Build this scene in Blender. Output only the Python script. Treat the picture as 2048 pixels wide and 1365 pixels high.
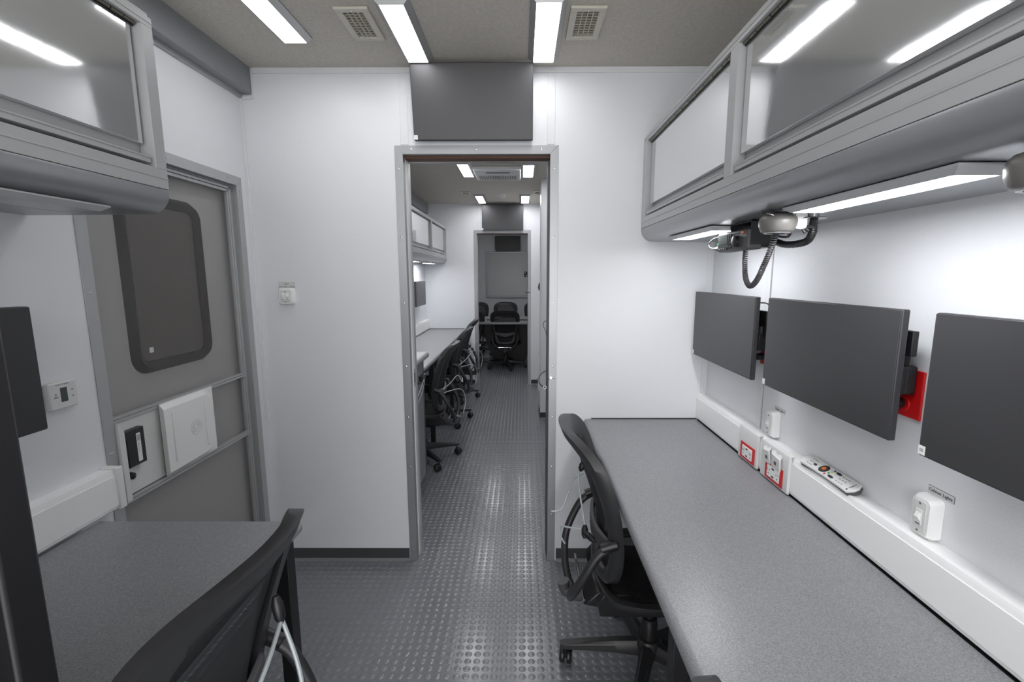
import bpy, math, random
from math import sin, cos, pi, radians, sqrt
from mathutils import Vector, Matrix
random.seed(4)
for o in list(bpy.data.objects):
    bpy.data.objects.remove(o)
SC = bpy.context.scene
COL = SC.collection

# ------------------------------------------------------------ camera, world, exposure
IW, IH = 2048.0, 1365.0
FPX = 948.23
YAW, PITCH, ROLL = -.0044, .1498, .0013
CAMH = 1.426
cy_, sy_, cp_, sp_ = cos(YAW), sin(YAW), cos(PITCH), sin(PITCH)
fwd = Vector((sy_*cp_, cy_*cp_, -sp_))
right = Vector((cy_, -sy_, 0))
down = fwd.cross(right)
r2 = right*cos(ROLL) + down*sin(ROLL)
d2 = right*-sin(ROLL) + down*cos(ROLL)
cam = bpy.data.cameras.new('camera')
camo = bpy.data.objects.new('camera', cam)
COL.objects.link(camo)
m = Matrix.Identity(4)
for i in range(3):
    m[i][0] = r2[i]; m[i][1] = -d2[i]; m[i][2] = -fwd[i]
m[2][3] = CAMH
camo.matrix_world = m
cam.sensor_fit = 'HORIZONTAL'; cam.sensor_width = 36
cam.lens = FPX/IW*36
cam.shift_x = -15.17/IW; cam.shift_y = 12.12/IW
cam.clip_start = .01
SC.camera = camo
W = bpy.data.worlds.new('world'); SC.world = W; W.use_nodes = True
W.node_tree.nodes['Background'].inputs[0].default_value = (.62, .622, .63, 1)
W.node_tree.nodes['Background'].inputs[1].default_value = 5.4  # added fill, enters by the open rear end behind the camera
SC.view_settings.view_transform = 'Standard'
SC.view_settings.look = 'None'
SC.view_settings.gamma = 1
SC.view_settings.use_curve_mapping = False
SC.view_settings.exposure = 0.38
SC.cycles.max_bounces = 16
SC.cycles.diffuse_bounces = 10
LAMP = 11.5       # ceiling panels
LED = 29.0         # strips under the wall cabinets

# ------------------------------------------------------------ materials
def s2l(c):
    return tuple(((v/255)/12.92 if v/255 <= .04045 else ((v/255+.055)/1.055)**2.4) for v in c)
MATS = {}
def mat(name, rgb, rough=.5, metal=0, spec=.5, coat=0, bump=None, speck=None, emit=None, aniso=None, bcoat=.03):
    """rgb sRGB 0-255; bump=(scale,strength,dist,detail); speck=(scale,amount,lo,hi)"""
    if name in MATS: return MATS[name]
    M = bpy.data.materials.new(name); M.use_nodes = True
    N = M.node_tree.nodes; L = M.node_tree.links; b = N['Principled BSDF']
    c = s2l(rgb)
    b.inputs['Base Color'].default_value = (*c, 1)
    b.inputs['Roughness'].default_value = rough
    b.inputs['Metallic'].default_value = metal
    b.inputs['Specular IOR Level'].default_value = spec
    b.inputs['Coat Weight'].default_value = coat
    b.inputs['Coat Roughness'].default_value = bcoat
    if coat == 1.0: b.inputs['Coat IOR'].default_value = 1.8
    tc = N.new('ShaderNodeTexCoord'); ge = N.new('ShaderNodeNewGeometry')
    pos = ge.outputs['Position']
    if speck:
        sc, amt, lo, hi = speck
        n = N.new('ShaderNodeTexNoise'); n.inputs['Scale'].default_value = sc
        n.inputs['Detail'].default_value = 3; n.inputs['Roughness'].default_value = .7
        L.new(pos, n.inputs['Vector'])
        r = N.new('ShaderNodeMapRange'); r.inputs[1].default_value = lo; r.inputs[2].default_value = hi
        r.inputs[3].default_value = 1-amt; r.inputs[4].default_value = 1+amt
        L.new(n.outputs['Fac'], r.inputs[0])
        mx = N.new('ShaderNodeVectorMath'); mx.operation = 'SCALE'
        mx.inputs[0].default_value = c
        L.new(r.outputs[0], mx.inputs['Scale']); L.new(mx.outputs[0], b.inputs['Base Color'])
    if bump:
        sc, st, dist, det = bump
        n = N.new('ShaderNodeTexNoise'); n.inputs['Scale'].default_value = sc
        n.inputs['Detail'].default_value = det
        L.new(pos, n.inputs['Vector'])
        if aniso:
            mp = N.new('ShaderNodeMapping'); mp.inputs['Scale'].default_value = aniso
            L.new(pos, mp.inputs['Vector']); L.new(mp.outputs[0], n.inputs['Vector'])
        bp = N.new('ShaderNodeBump'); bp.inputs['Strength'].default_value = st
        bp.inputs['Distance'].default_value = dist
        L.new(n.outputs['Fac'], bp.inputs['Height']); L.new(bp.outputs[0], b.inputs['Normal'])
    if emit:
        b.inputs['Emission Color'].default_value = (*s2l(emit[0]), 1)
        b.inputs['Emission Strength'].default_value = emit[1]
    MATS[name] = M
    return M
WALL = mat('wall_paint', (222, 224, 227), .3, spec=.45, bump=(400, .5, .0010, 2))
TRIM = mat('wall_trim_strip', (218, 220, 222), .35)
CEIL = mat('ceiling_fabric', (198, 193, 184), .95, spec=.1, bump=(900, .3, .001, 2), speck=(95, .10, .3, .7))
BEAM = mat('grey_duct_cover', (132, 134, 137), .42)
ALU = mat('brushed_aluminium', (165, 166, 168), .42, metal=.75, bump=(60, .05, .0004, 2), aniso=(1, 1, 14))
ALUS = mat('satin_aluminium', (176, 177, 178), .36, metal=.35)
CAB = mat('cabinet_grey_paint', (174, 175, 176), .33, spec=.5)
CABR = mat('cabinet_rounded_edge', (158, 160, 163), .3, metal=.55)
DOORW = mat('gloss_white_door', (208, 209, 210), .06, metal=.6, spec=.7, coat=1.0, bump=(45, .05, .0006, 1), bcoat=.02)
HINGE = mat('hinge_steel', (120, 116, 104), .3, metal=.9)
HINGED = mat('hinge_shadow', (35, 35, 37), .5)  # dark leaf colour, stands for the shade behind the hinge
LAM = mat('speckled_grey_laminate', (134, 135, 138), .33, spec=.5, speck=(420, .42, .3, .7), bump=(500, .08, .0004, 2))
BLK = mat('black_powder_coat', (27, 27, 29), .45)
BLKP = mat('black_plastic', (30, 30, 32), .38)
BLKF = mat('chair_frame_plastic', (44, 44, 46), .42)
SCRN = mat('matte_screen', (58, 58, 60), .38, spec=.45, bump=(900, .04, .0003, 1))
MEDGE = mat('monitor_edge', (48, 48, 51), .45)
RUB = mat('rubber_base_strip', (62, 62, 64), .55)
RUBL = mat('rubber_base_toe', (112, 113, 114), .4)
WPL = mat('white_plastic', (232, 232, 231), .35, spec=.5)
WPL2 = mat('greyer_white_plastic', (214, 214, 213), .4)  # second white plastic, slightly greyer
RACE = mat('white_raceway', (243, 243, 243), .35)
IVORY = mat('ivory_vent_plastic', (198, 194, 182), .5)
GRPL = mat('grey_beige_plastic', (104, 102, 98), .35, spec=.5)
RED = mat('red_plastic', (205, 22, 26), .35)
CHROME = mat('chrome', (205, 205, 207), .15, metal=1)
CABLE = mat('grey_steel_cable', (176, 182, 184), .4, metal=.2)
DGREY = mat('dark_grey_plastic', (74, 74, 76), .45)
DOORG = mat('grey_entry_door', (178, 175, 174), .6, spec=.3, speck=(350, .05, .3, .7))
GASK = mat('black_rubber_gasket', (30, 29, 29), .5, spec=.3)
DGLASS = mat('tinted_window_glass', (76, 68, 64), .3, spec=.5)
BROWN = mat('brown_wood_track', (96, 66, 48), .6)
SMLAM = mat('grey_cabinet_laminate', (128, 129, 131), .4, speck=(300, .12, .3, .7))
LENS = mat('unlit_frosted_lens', (186, 188, 194), .3)
LCD = mat('lcd_glass', (70, 80, 76), .25)
ORANGE = mat('orange_button', (225, 110, 30), .4)
YEL = mat('yellow_button', (215, 190, 40), .4)
GREEN = mat('green_button', (60, 150, 60), .4)
BLUE = mat('blue_button', (50, 80, 170), .4)
PINK = mat('magenta_button', (190, 40, 90), .4)
INK = mat('black_ink', (28, 28, 30), .6)
GINK = mat('grey_ink', (140, 140, 142), .6)
LABELM = mat('label_tape', (205, 206, 206), .4)
BOARD = mat('whiteboard_surface', (200, 200, 200), .25)
TAPE = mat('white_sticker', (225, 225, 225), .5)
DARKV = mat('vent_cavity', (128, 125, 114), .8)
LGRN = mat('green_indicator', (40, 160, 90), .4, emit=((60, 230, 130), 1.2))
def emis(name, k, rgb):
    M = bpy.data.materials.new(name); M.use_nodes = True
    N = M.node_tree.nodes; N.clear()
    e = N.new('ShaderNodeEmission'); e.inputs[0].default_value = (*s2l(rgb), 1); e.inputs[1].default_value = k
    o = N.new('ShaderNodeOutputMaterial'); M.node_tree.links.new(e.outputs[0], o.inputs[0])
    return M
EL = emis('lit_diffuser', LAMP, (253, 253, 255))
EL2 = emis('lit_diffuser_second_room', LAMP*1.7, (253, 253, 255))
ELED = emis('lit_led_lens', LED, (251, 252, 255))
def floor_mat():
    M = bpy.data.materials.new('studded_rubber_floor'); M.use_nodes = True
    N = M.node_tree.nodes; L = M.node_tree.links; b = N['Principled BSDF']
    b.inputs['Base Color'].default_value = (*s2l((120, 123, 128)), 1)
    b.inputs['Roughness'].default_value = .3
    b.inputs['Specular IOR Level'].default_value = .9
    ge = N.new('ShaderNodeNewGeometry')
    nz = N.new('ShaderNodeTexNoise'); nz.inputs['Scale'].default_value = 9; nz.inputs['Detail'].default_value = 4
    L.new(ge.outputs['Position'], nz.inputs['Vector'])
    r2_ = N.new('ShaderNodeMapRange'); r2_.inputs[1].default_value = .3; r2_.inputs[2].default_value = .7
    r2_.inputs[3].default_value = .19; r2_.inputs[4].default_value = .22
    L.new(nz.outputs['Fac'], r2_.inputs[0]); L.new(r2_.outputs[0], b.inputs['Roughness'])
    return M
FLOOR = floor_mat()
def see_through(name, rgb, alpha, rough=.6):
    M = bpy.data.materials.new(name); M.use_nodes = True
    N = M.node_tree.nodes; L = M.node_tree.links; b = N['Principled BSDF']
    b.inputs['Base Color'].default_value = (*s2l(rgb), 1); b.inputs['Roughness'].default_value = rough
    b.inputs['Specular IOR Level'].default_value = .3
    t = N.new('ShaderNodeBsdfTransparent'); mx = N.new('ShaderNodeMixShader'); mx.inputs[0].default_value = alpha
    L.new(t.outputs[0], mx.inputs[1]); L.new(b.outputs[0], mx.inputs[2])
    L.new(mx.outputs[0], N['Material Output'].inputs[0])
    return M
PELL = see_through('woven_chair_mesh', (34, 34, 36), .85)
SCREENM = see_through('insect_screen', (150, 150, 150), .12)

# ------------------------------------------------------------ mesh helpers
class MB:
    def __init__(s): s.v = []; s.f = []
    def add(s, vs, fs):
        n = len(s.v); s.v += [tuple(v) for v in vs]; s.f += [tuple(i+n for i in f) for f in fs]; return s
    def box(s, x0, x1, y0, y1, z0, z1):
        vs = [(x, y, z) for x in (x0, x1) for y in (y0, y1) for z in (z0, z1)]
        return s.add(vs, [(0, 1, 3, 2), (4, 6, 7, 5), (0, 4, 5, 1), (2, 3, 7, 6), (0, 2, 6, 4), (1, 5, 7, 3)])
    def prism(s, poly, a, b, axis='y'):
        """poly 2-D (u,v) extruded along axis from a to b. y: (x,z)  x: (y,z)  z: (x,y)"""
        n = len(poly)
        def P(u, v, w):
            return {'y': (u, w, v), 'x': (w, u, v), 'z': (u, v, w)}[axis]
        vs = [P(u, v, a) for u, v in poly] + [P(u, v, b) for u, v in poly]
        fs = [tuple(range(n)), tuple(range(2*n-1, n-1, -1))]
        fs += [(i, i+n, (i+1) % n+n, (i+1) % n) for i in range(n)]
        return s.add(vs, fs)
    def tube(s, pts, r, n=10, cap=True):
        pts = [Vector(p) for p in pts]; rs = r if isinstance(r, (list, tuple)) else [r]*len(pts)
        t0 = (pts[1]-pts[0]).normalized()
        up = Vector((0, 0, 1)) if abs(t0.z) < .9 else Vector((1, 0, 0))
        u = t0.cross(up).normalized(); vs = []
        for i, p in enumerate(pts):
            t = (pts[min(i+1, len(pts)-1)]-pts[max(i-1, 0)]).normalized()
            u = (u-t*u.dot(t)).normalized(); w = t.cross(u)
            for k in range(n):
                a = 2*pi*k/n; vs.append(p+(u*cos(a)+w*sin(a))*rs[i])
        fs = []
        for i in range(len(pts)-1):
            for k in range(n):
                a = i*n+k; b = i*n+(k+1) % n; fs.append((a, b, b+n, a+n))
        if cap: fs += [tuple(range(n-1, -1, -1)), tuple(range((len(pts)-1)*n, len(pts)*n))]
        return s.add(vs, fs)
    def lathe(s, prof, c, n=24, axis='z'):
        vs = []; fs = []
        for r, h in prof:
            for k in range(n):
                a = 2*pi*k/n; p = (r*cos(a), r*sin(a), h)
                if axis == 'x': p = (h, r*cos(a), r*sin(a))
                if axis == 'y': p = (r*sin(a), h, r*cos(a))
                vs.append((c[0]+p[0], c[1]+p[1], c[2]+p[2]))
        for i in range(len(prof)-1):
            for k in range(n):
                a = i*n+k; b = i*n+(k+1) % n; fs.append((a, b, b+n, a+n))
        fs += [tuple(range(n-1, -1, -1)), tuple(range((len(prof)-1)*n, len(prof)*n))]
        return s.add(vs, fs)
    def xf(s, M): s.v = [tuple(M @ Vector(v)) for v in s.v]; return s
def smooth_path(pts, k=6, closed=False):
    P = [Vector(p) for p in pts]; n = len(P); out = []
    for i in range(n if closed else n-1):
        if closed: a, b, c, d = P[i-1], P[i], P[(i+1) % n], P[(i+2) % n]
        else: a, b, c, d = P[max(i-1, 0)], P[i], P[i+1], P[min(i+2, n-1)]
        for j in range(k):
            t = j/k
            out.append(.5*((2*b)+(c-a)*t+(2*a-5*b+4*c-d)*t*t+(3*b-a-3*c+d)*t**3))
    if not closed: out.append(P[-1])
    return out
def rrect(x0, x1, y0, y1, r, n=5):
    o = []
    for cx, cy, a0 in ((x1-r, y1-r, 0), (x0+r, y1-r, pi/2), (x0+r, y0+r, pi), (x1-r, y0+r, 1.5*pi)):
        for i in range(n+1):
            a = a0+pi/2*i/n; o.append((cx+r*cos(a), cy+r*sin(a)))
    return o
OFF = {}
def tag(o, label=None, cat=None, group=None, kind=None):
    if label: o['label'] = label
    if cat: o['category'] = cat
    if group: o['group'] = group
    if kind: o['kind'] = kind
    return o
def obj(name, mb, m, parent=None, bev=0, sub=0, sharp=35, seg=2):
    off = OFF.get(parent.name, Vector((0, 0, 0))) if parent else Vector((0, 0, 0))
    me = bpy.data.meshes.new(name)
    me.from_pydata([tuple(Vector(v)-off) for v in mb.v], [], mb.f)
    me.validate(); me.update()
    import bmesh
    bm = bmesh.new(); bm.from_mesh(me); bmesh.ops.recalc_face_normals(bm, faces=bm.faces); bm.to_mesh(me); bm.free()
    me.materials.append(m)
    for p in me.polygons: p.use_smooth = True
    if not sub: me.set_sharp_from_angle(angle=radians(sharp))
    o = bpy.data.objects.new(name, me); COL.objects.link(o)
    if parent: o.parent = parent
    OFF[o.name] = off
    if bev:
        b = o.modifiers.new('bevel', 'BEVEL'); b.width = bev; b.segments = seg; b.limit_method = 'ANGLE'; b.angle_limit = radians(40)
    if sub:
        b = o.modifiers.new('subdivision', 'SUBSURF'); b.levels = sub; b.render_levels = sub
    return o
def thing(name, loc, label, cat, group=None, world=True, rz=0):
    o = bpy.data.objects.new(name, None); COL.objects.link(o)
    o.location = loc; o.rotation_euler = (0, 0, rz); o.empty_display_size = .05
    OFF[o.name] = Vector(loc) if world else Vector((0, 0, 0))
    return tag(o, label, cat, group)
def struct(name, mb, m, parent=None, **k):
    o = obj(name, mb, m, parent, **k)
    if not parent: o['kind'] = 'structure'
    return o
def copy_tree(o, parent=None):
    c = o.copy(); COL.objects.link(c)
    if parent: c.parent = parent
    OFF[c.name] = OFF.get(o.name, Vector((0, 0, 0)))
    for ch in list(o.children): copy_tree(ch, c)
    return c
def text(name, s, size, M, m, parent, ext=.0002, align='CENTER'):
    cu = bpy.data.curves.new(name, 'FONT'); cu.body = s; cu.size = size; cu.extrude = ext
    cu.align_x = align; cu.align_y = 'CENTER'
    t = bpy.data.objects.new(name+'_curve', cu); COL.objects.link(t)
    dg = bpy.context.evaluated_depsgraph_get()
    me = bpy.data.meshes.new_from_object(t.evaluated_get(dg))
    bpy.data.objects.remove(t)
    mb = MB(); mb.v = [tuple(M @ v.co) for v in me.vertices]; mb.f = [tuple(p.vertices) for p in me.polygons]
    return obj(name, mb, m, parent)
def face_m(p, xdir, ydir):
    x = Vector(xdir).normalized(); y = Vector(ydir).normalized(); z = x.cross(y)
    M = Matrix.Identity(4)
    for i in range(3): M[i][0] = x[i]; M[i][1] = y[i]; M[i][2] = z[i]; M[i][3] = p[i]
    return M

# ------------------------------------------------------------ room shell
XL, XR, ZC = -1.233, .882, 2.319
Y0, D, D2, D3 = -1.5, 2.212, 6.129, 9.85
def floor_mesh():
    import numpy as np
    P_, N_ = .0340, 14
    xs = np.arange(-36, 26)*P_-.0665; ys = np.arange(-30, 242)*P_+1.609
    xs = xs[(xs > XL+.02) & (xs < XR-.02)]; ys = ys[(ys > .6) & (ys < D3-.03)]
    a_ = np.arange(N_)*2*np.pi/N_
    prof = [(.0135, 0), (.0130, .0008), (.0121, .0012)]
    X, Y = np.meshgrid(xs, ys, indexing='ij'); X = X.ravel(); Y = Y.ravel(); K = len(X)
    V = np.zeros((K, 3*N_, 3))
    for q, (r_, h_) in enumerate(prof):
        V[:, q*N_:(q+1)*N_, 0] = X[:, None]+r_*np.cos(a_); V[:, q*N_:(q+1)*N_, 1] = Y[:, None]+r_*np.sin(a_); V[:, q*N_:(q+1)*N_, 2] = h_
    base = [(q*N_+i, q*N_+(i+1) % N_, (q+1)*N_+(i+1) % N_, (q+1)*N_+i) for q in range(2) for i in range(N_)]
    quads = (np.array(base)[None]+(np.arange(K)*3*N_)[:, None, None]).reshape(-1, 4)
    tops = (np.arange(2*N_, 3*N_)[None]+(np.arange(K)*3*N_)[:, None])
    slab = [(x, y, z) for x in (XL-.1, XR+.1) for y in (Y0, D3+.1) for z in (-.05, 0)]
    sf = [(0, 1, 3, 2), (4, 6, 7, 5), (0, 4, 5, 1), (2, 3, 7, 6), (0, 2, 6, 4), (1, 5, 7, 3)]
    nv = K*3*N_
    co = np.vstack([V.reshape(-1, 3), np.array(slab)])
    me = bpy.data.meshes.new('floor')
    loops = np.concatenate([quads.ravel(), tops.ravel(), np.array(sf).ravel()+nv]).astype(np.int32)
    starts = np.concatenate([np.arange(len(quads))*4, len(quads)*4+np.arange(K)*N_, len(quads)*4+K*N_+np.arange(6)*4]).astype(np.int32)
    me.vertices.add(len(co)); me.vertices.foreach_set('co', co.ravel())
    me.loops.add(len(loops)); me.loops.foreach_set('vertex_index', loops)
    me.polygons.add(len(starts)); me.polygons.foreach_set('loop_start', starts)
    me.update(calc_edges=True); me.validate()
    me.materials.append(FLOOR)
    o = bpy.data.objects.new('floor', me); COL.objects.link(o); o['kind'] = 'structure'
    for p in me.polygons: p.use_smooth = True
    me.set_sharp_from_angle(angle=radians(50))
floor_mesh()
struct('ceiling', MB().box(XL-.1, XR+.1, Y0, D3+.1, ZC, ZC+.05), CEIL)
# left wall with the entry doorway
DY0, DY1, DZ = 1.372, 2.124, 1.815
w = MB()
w.box(XL-.1, XL, Y0, DY0, 0, ZC); w.box(XL-.1, XL, DY1, D3, 0, ZC); w.box(XL-.1, XL, DY0, DY1, DZ, ZC)
struct('wall_left', w, WALL)
struct('wall_right', MB().box(XR, XR+.1, Y0, D3, 0, ZC), WALL)
struct('wall_end', MB().box(XL-.1, XR+.1, D3, D3+.1, 0, ZC), WALL)
def partition(name, y, x0, x1, ztop, th=.13):
    a = y+.034; b = y+th-.034
    mb = MB()
    mb.box(XL, x0, y, y+th, 0, ZC)                       # solid left side
    mb.box(x0, XR, y, y+th, ztop, ZC)
    mb.box(x1, XR, y, a, 0, ztop); mb.box(x1, XR, b, y+th, 0, ztop)   # pocket on the right
    return struct(name, mb, WALL)
partition('wall_middle', D, -.53, .130, 1.962)
partition('wall_back', D2, -.569, .081, 1.958)
# boxed closet on the right of the second room
struct('wall_closet', MB().box(.187, XR, 4.61, 4.95, 0, ZC).box(.235, XR, 4.95, D2, 0, ZC), WALL)
# batten strips, ceiling edge strips
def strip(i, x0, x1, y0, y1, z0, z1, m=TRIM, bev=.001):
    return struct('trim_%d' % i, MB().box(x0, x1, y0, y1, z0, z1), m, bev=bev)
n = 1
for x0, x1 in ((XL, -.03), (.04, XR)):
    pass
strip(1, -1.172, XR, D-.006, D, ZC-.024, ZC)
strip(2, -1.178, -1.166, D-.006, D, 2.195, ZC-.024)
strip(3, XL, -1.178, D-.006, D, 2.19, 2.205)
strip(4, XL, XL+.012, D-.012, D, .742, 2.19)
strip(5, -.535, -.500, D-.003, D, 2.0, ZC-.024)
strip(6, .113, .148, D-.003, D, 2.0, ZC-.024)
strip(7, XR-.03, XR-.002, D-.003, D, .75, 1.6)
strip(8, XL+.06, XR, D2-.006, D2, ZC-.02, ZC)
strip(9, -.56, -.53, D2-.003, D2, 2.0, ZC-.02)
strip(10, .03, .06, D2-.003, D2, 2.0, ZC-.02)
strip(11, XR-.001, XR, 1.689, 1.6905, .742, 1.6, RUBL, 0)      # panel joint line
strip(12, XR-.0035, XR, 1.694, 1.725, .742, 1.6)
strip(13, .184, .19, 4.60, 4.61, .07, ZC)
# duct cover along the left ceiling corner
struct('trim_14', MB().box(XL, -1.178, Y0, D-.006, 2.21, ZC), BEAM, bev=.002)
struct('trim_15', MB().box(XL, -1.17, D+.13, D2, 2.19, ZC), BEAM, bev=.002)
struct('trim_16', MB().box(XL, XL+.012, Y0, D-.006, 2.195, 2.21), ALUS)
# rubber baseboards
def baseboard(name, segs):
    mb = MB(); toe = MB()
    for ax, c, a, b, sgn in segs:       # ax: wall runs along x or y
        if ax == 'x':
            mb.box(a, b, c-.004*sgn if sgn > 0 else c, c if sgn > 0 else c+.004, .014, .066)
            toe.prism([(c, 0), (c-.014*sgn, 0), (c-.012*sgn, .006), (c-.004*sgn, .014), (c, .016)], a, b, 'x')
        else:
            mb.box(c-.004 if sgn > 0 else c, c if sgn > 0 else c+.004, a, b, .014, .066)
            toe.prism([(c, 0), (c-.014*sgn, 0), (c-.012*sgn, .006), (c-.004*sgn, .014), (c, .016)], a, b, 'y')
    o = obj(name, mb, RUB); o['kind'] = 'structure'
    obj('toe_strip', toe, RUBL, o)
    return o
baseboard('baseboard_middle', [('x', D, XL, -.567, 1), ('x', D, .171, XR, 1)])
baseboard('baseboard_back', [('x', D2, XL, -.612, 1), ('x', D2, .125, .235, 1)])
baseboard('baseboard_closet', [('x', 4.61, .187, XR, 1), ('y', .187, 4.61, 4.95, 1)])
baseboard('baseboard_end', [('x', D3, XL, XR, 1)])

# ------------------------------------------------------------ aluminium door surrounds
def surround(idx, y, x0, x1, zt, wd, th, scr):
    """x0,x1 = opening; frame around it on the near face y"""
    f = MB(); yy = y-.003
    f.prism([(x0-wd, 0), (x0, 0), (x0, zt), (x0-wd, zt+wd)], yy, y-.0002, 'y')
    f.prism([(x1, 0), (x1+wd, 0), (x1+wd, zt+wd), (x1, zt)], yy, y-.0002, 'y')
    f.prism([(x0-wd+.0006, zt+wd), (x0+.0006, zt+.0006), (x1-.0006, zt+.0006), (x1+wd-.0006, zt+wd)], yy, y-.0002, 'y')
    # returns inside the opening
    f.box(x0-.001, x0+.002, yy, y+.03, 0, zt); f.box(x1-.002, x1+.001, yy, y+.03, 0, zt); f.box(x0, x1, yy, y+.03, zt-.002, zt+.001)
    fo = struct('door_%d' % idx, f, ALU, bev=.0006)
    g = MB()
    g.box(x0+.0005, x0+.004, y+.045, y+.085, 0, zt-.02)
    obj('jamb_lining', g, WPL2, fo)
    g = MB(); g.box(x0-.001, x0+.003, y+.09, y+th, 0, zt); g.box(x0, x1, y+.1, y+th, zt-.012, zt-.001)
    g.box(x1-.003, x1+.001, y+.1, y+th, 0, zt)
    obj('far_lining', g, ALUS, fo)
    g = MB(); g.box(x0, x1, y+.034, y+.098, zt-.011, zt-.001)
    obj('header_track', g, BROWN, fo)
    sc = MB()
    for (sx, sz) in scr:
        sc.lathe([(.0045, 0), (.004, -.0012), (.002, -.0018)], (sx, yy, sz), 12, 'y')
    obj('screws', sc, CHROME, fo)['label'] = 'row of small screw heads'
    return fo
wd = .035
scr = [(-.53-.018, z) for z in (1.90, 1.60, 1.30, 1.0, .75, .5, .25, .06)] + [(.130+.018, z) for z in (1.90, 1.60, 1.30, 1.0, .75, .5, .25, .06)]
scr += [(-.49, 1.982), (-.2, 1.982), (.09, 1.982)]
surround(1, D, -.53, .130, 1.962, wd, .13, scr)
scr = [(-.587, z) for z in (1.9, 1.4, .9, .4)] + [(.099, z) for z in (1.9, 1.4, .9, .4)]
surround(2, D2, -.569, .081, 1.955, .038, .13, scr)
# pocket doors slid into the right side of each partition
def pocket(idx, y, xe, zt, strap):
    o = struct('door_%d' % idx, MB().box(xe, xe+.68, y+.046, y+.084, .012, zt-.018), WPL2, bev=.002)
    obj('edge_channel', MB().box(xe-.004, xe+.012, y+.043, y+.087, .012, zt-.02), DGREY, o, bev=.001)
    if strap:
        c = smooth_path([(xe-.002, y+.04, .972), (xe-.03, y+.035, .955), (xe-.043, y+.03, .925), (xe-.028, y+.032, .898), (xe-.004, y+.04, .888)], 8)
        st = MB()
        L_ = len(c)
        vs = []; fs = []
        for i, p in enumerate(c):
            t = (c[min(i+1, L_-1)]-c[max(i-1, 0)]).normalized(); nn = t.cross(Vector((0, 1, 0))).normalized()*.0012
            for dy in (-.01, .01):
                for s_ in (-1, 1): vs.append(p+nn*s_+Vector((0, dy, 0)))
        for i in range(L_-1):
            a = i*4; b = a+4
            for q in ((0, 1), (1, 3), (3, 2), (2, 0)): fs.append((a+q[0], a+q[1], b+q[1], b+q[0]))
        st.add(vs, fs)
        obj('pull_strap', st, BLKP, o)
        obj('strap_ring', MB().lathe([(.009, 0), (.009, -.006), (.004, -.006), (.004, 0)], (xe-.012, y+.03, .892), 16, 'y'), ALUS, o)
        obj('latch_pin', MB().tube([(xe+.004, y-.006, .946), (xe+.035, y-.006, .946)], .0038, 10).box(xe+.010, xe+.02, y-.011, y-.003, .940, .952), CHROME, o)
        obj('cable_loop', MB().tube(smooth_path([(xe-.004, y+.06, 1.21), (xe-.016, y+.065, 1.205), (xe-.019, y+.07, 1.185), (xe-.008, y+.07, 1.16), (xe-.003, y+.07, 1.13)], 6), .0014, 8), BLKP, o)
    else:
        obj('latch_pin', MB().box(xe-.025, xe+.03, y-.008, y-.003, 1.205, 1.217), BLKP, o)
    return o
pocket(3, D, .124, 1.962, True)
pocket(4, D2, .078, 1.955, False)
tk = thing('strike_plate', (-.528, D+.06, .93), 'slotted metal strike plate on left jamb of the near doorway', 'latch')
obj('plate', MB().box(-.5262, -.5245, D+.048, D+.082, .885, .975), ALUS, tk, bev=.001)
obj('slot', MB().box(-.5245, -.5238, D+.057, D+.073, .905, .955), DGREY, tk)

# ------------------------------------------------------------ entry door on the left wall
def entry_door():
    o = struct('door_5', MB().box(-1.32, -1.288, DY0, DY1, .05, DZ), DOORG)
    o['label'] = 'grey entry door with rounded dark window behind a screen door'
    # aluminium trim around
    t = MB(); x0, x1 = XL+.0002, XL+.003
    t.prism([(DY0-.036, .0), (DY0, .0), (DY0, DZ), (DY0-.036, DZ+.036)], x0, x1, 'x')
    t.prism([(DY1, .0), (DY1+.036, .0), (DY1+.036, DZ+.036), (DY1, DZ)], x0, x1, 'x')
    t.prism([(DY0-.036, DZ+.036), (DY0, DZ), (DY1, DZ), (DY1+.036, DZ+.036)], x0, x1, 'x')
    t.box(-1.32, XL+.003, DY0-.001, DY0+.002, 0, DZ); t.box(-1.32, XL+.003, DY1-.002, DY1+.001, 0, DZ); t.box(-1.32, XL+.003, DY0, DY1, DZ-.002, DZ+.001)
    obj('door_trim', t, ALUS, o, bev=.0006)
    s = MB()
    for z in (1.78, 1.38, .9): s.lathe([(.0042, XL+.003), (.0036, XL+.0045), (.001, XL+.005)], (0, DY0-.018, z), 10, 'x')
    for z in (1.79, 1.38, 1.1, .85): s.lathe([(.0042, XL+.003), (.0036, XL+.0045), (.001, XL+.005)], (0, DY1+.018, z), 10, 'x')
    for y in (1.45, 1.72, 2.06): s.lathe([(.0042, XL+.003), (.0036, XL+.0045), (.001, XL+.005)], (0, y, DZ+.018), 10, 'x')
    obj('screws', s, CHROME, o)
    # window: gasket ring and tinted glass
    y0, y1, z0, z1 = 1.533, 1.935, 1.094, 1.706
    out = rrect(y0, y1, z0, z1, .065, 8); inn = rrect(y0+.040, y1-.040, z0+.040, z1-.040, .035, 8)
    mid = rrect(y0+.018, y1-.018, z0+.018, z1-.018, .050, 8)
    nn = len(out); vs = []
    for P, x in ((out, -1.288), (mid, -1.266), (inn, -1.280), (inn, -1.287)): vs += [(x, u, v) for u, v in P]
    fs = []
    for k in range(3):
        for i in range(nn):
            j = (i+1) % nn; fs.append((k*nn+i, k*nn+j, (k+1)*nn+j, (k+1)*nn+i))
    obj('window_gasket', MB().add(vs, fs), GASK, o)
    g = obj('window_glass', MB().prism(inn, -1.2862, -1.2852, 'x'), DGLASS, o)
    obj('sticker', MB().box(-1.2852, -1.2845, 1.612, 1.630, 1.163, 1.181), TAPE, g)
    return o
entry_door()
sd = thing('screen_door', (-1.262, 1.75, 0), 'aluminium framed screen door with a white sliding hatch over the entry door', 'screen door')
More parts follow.
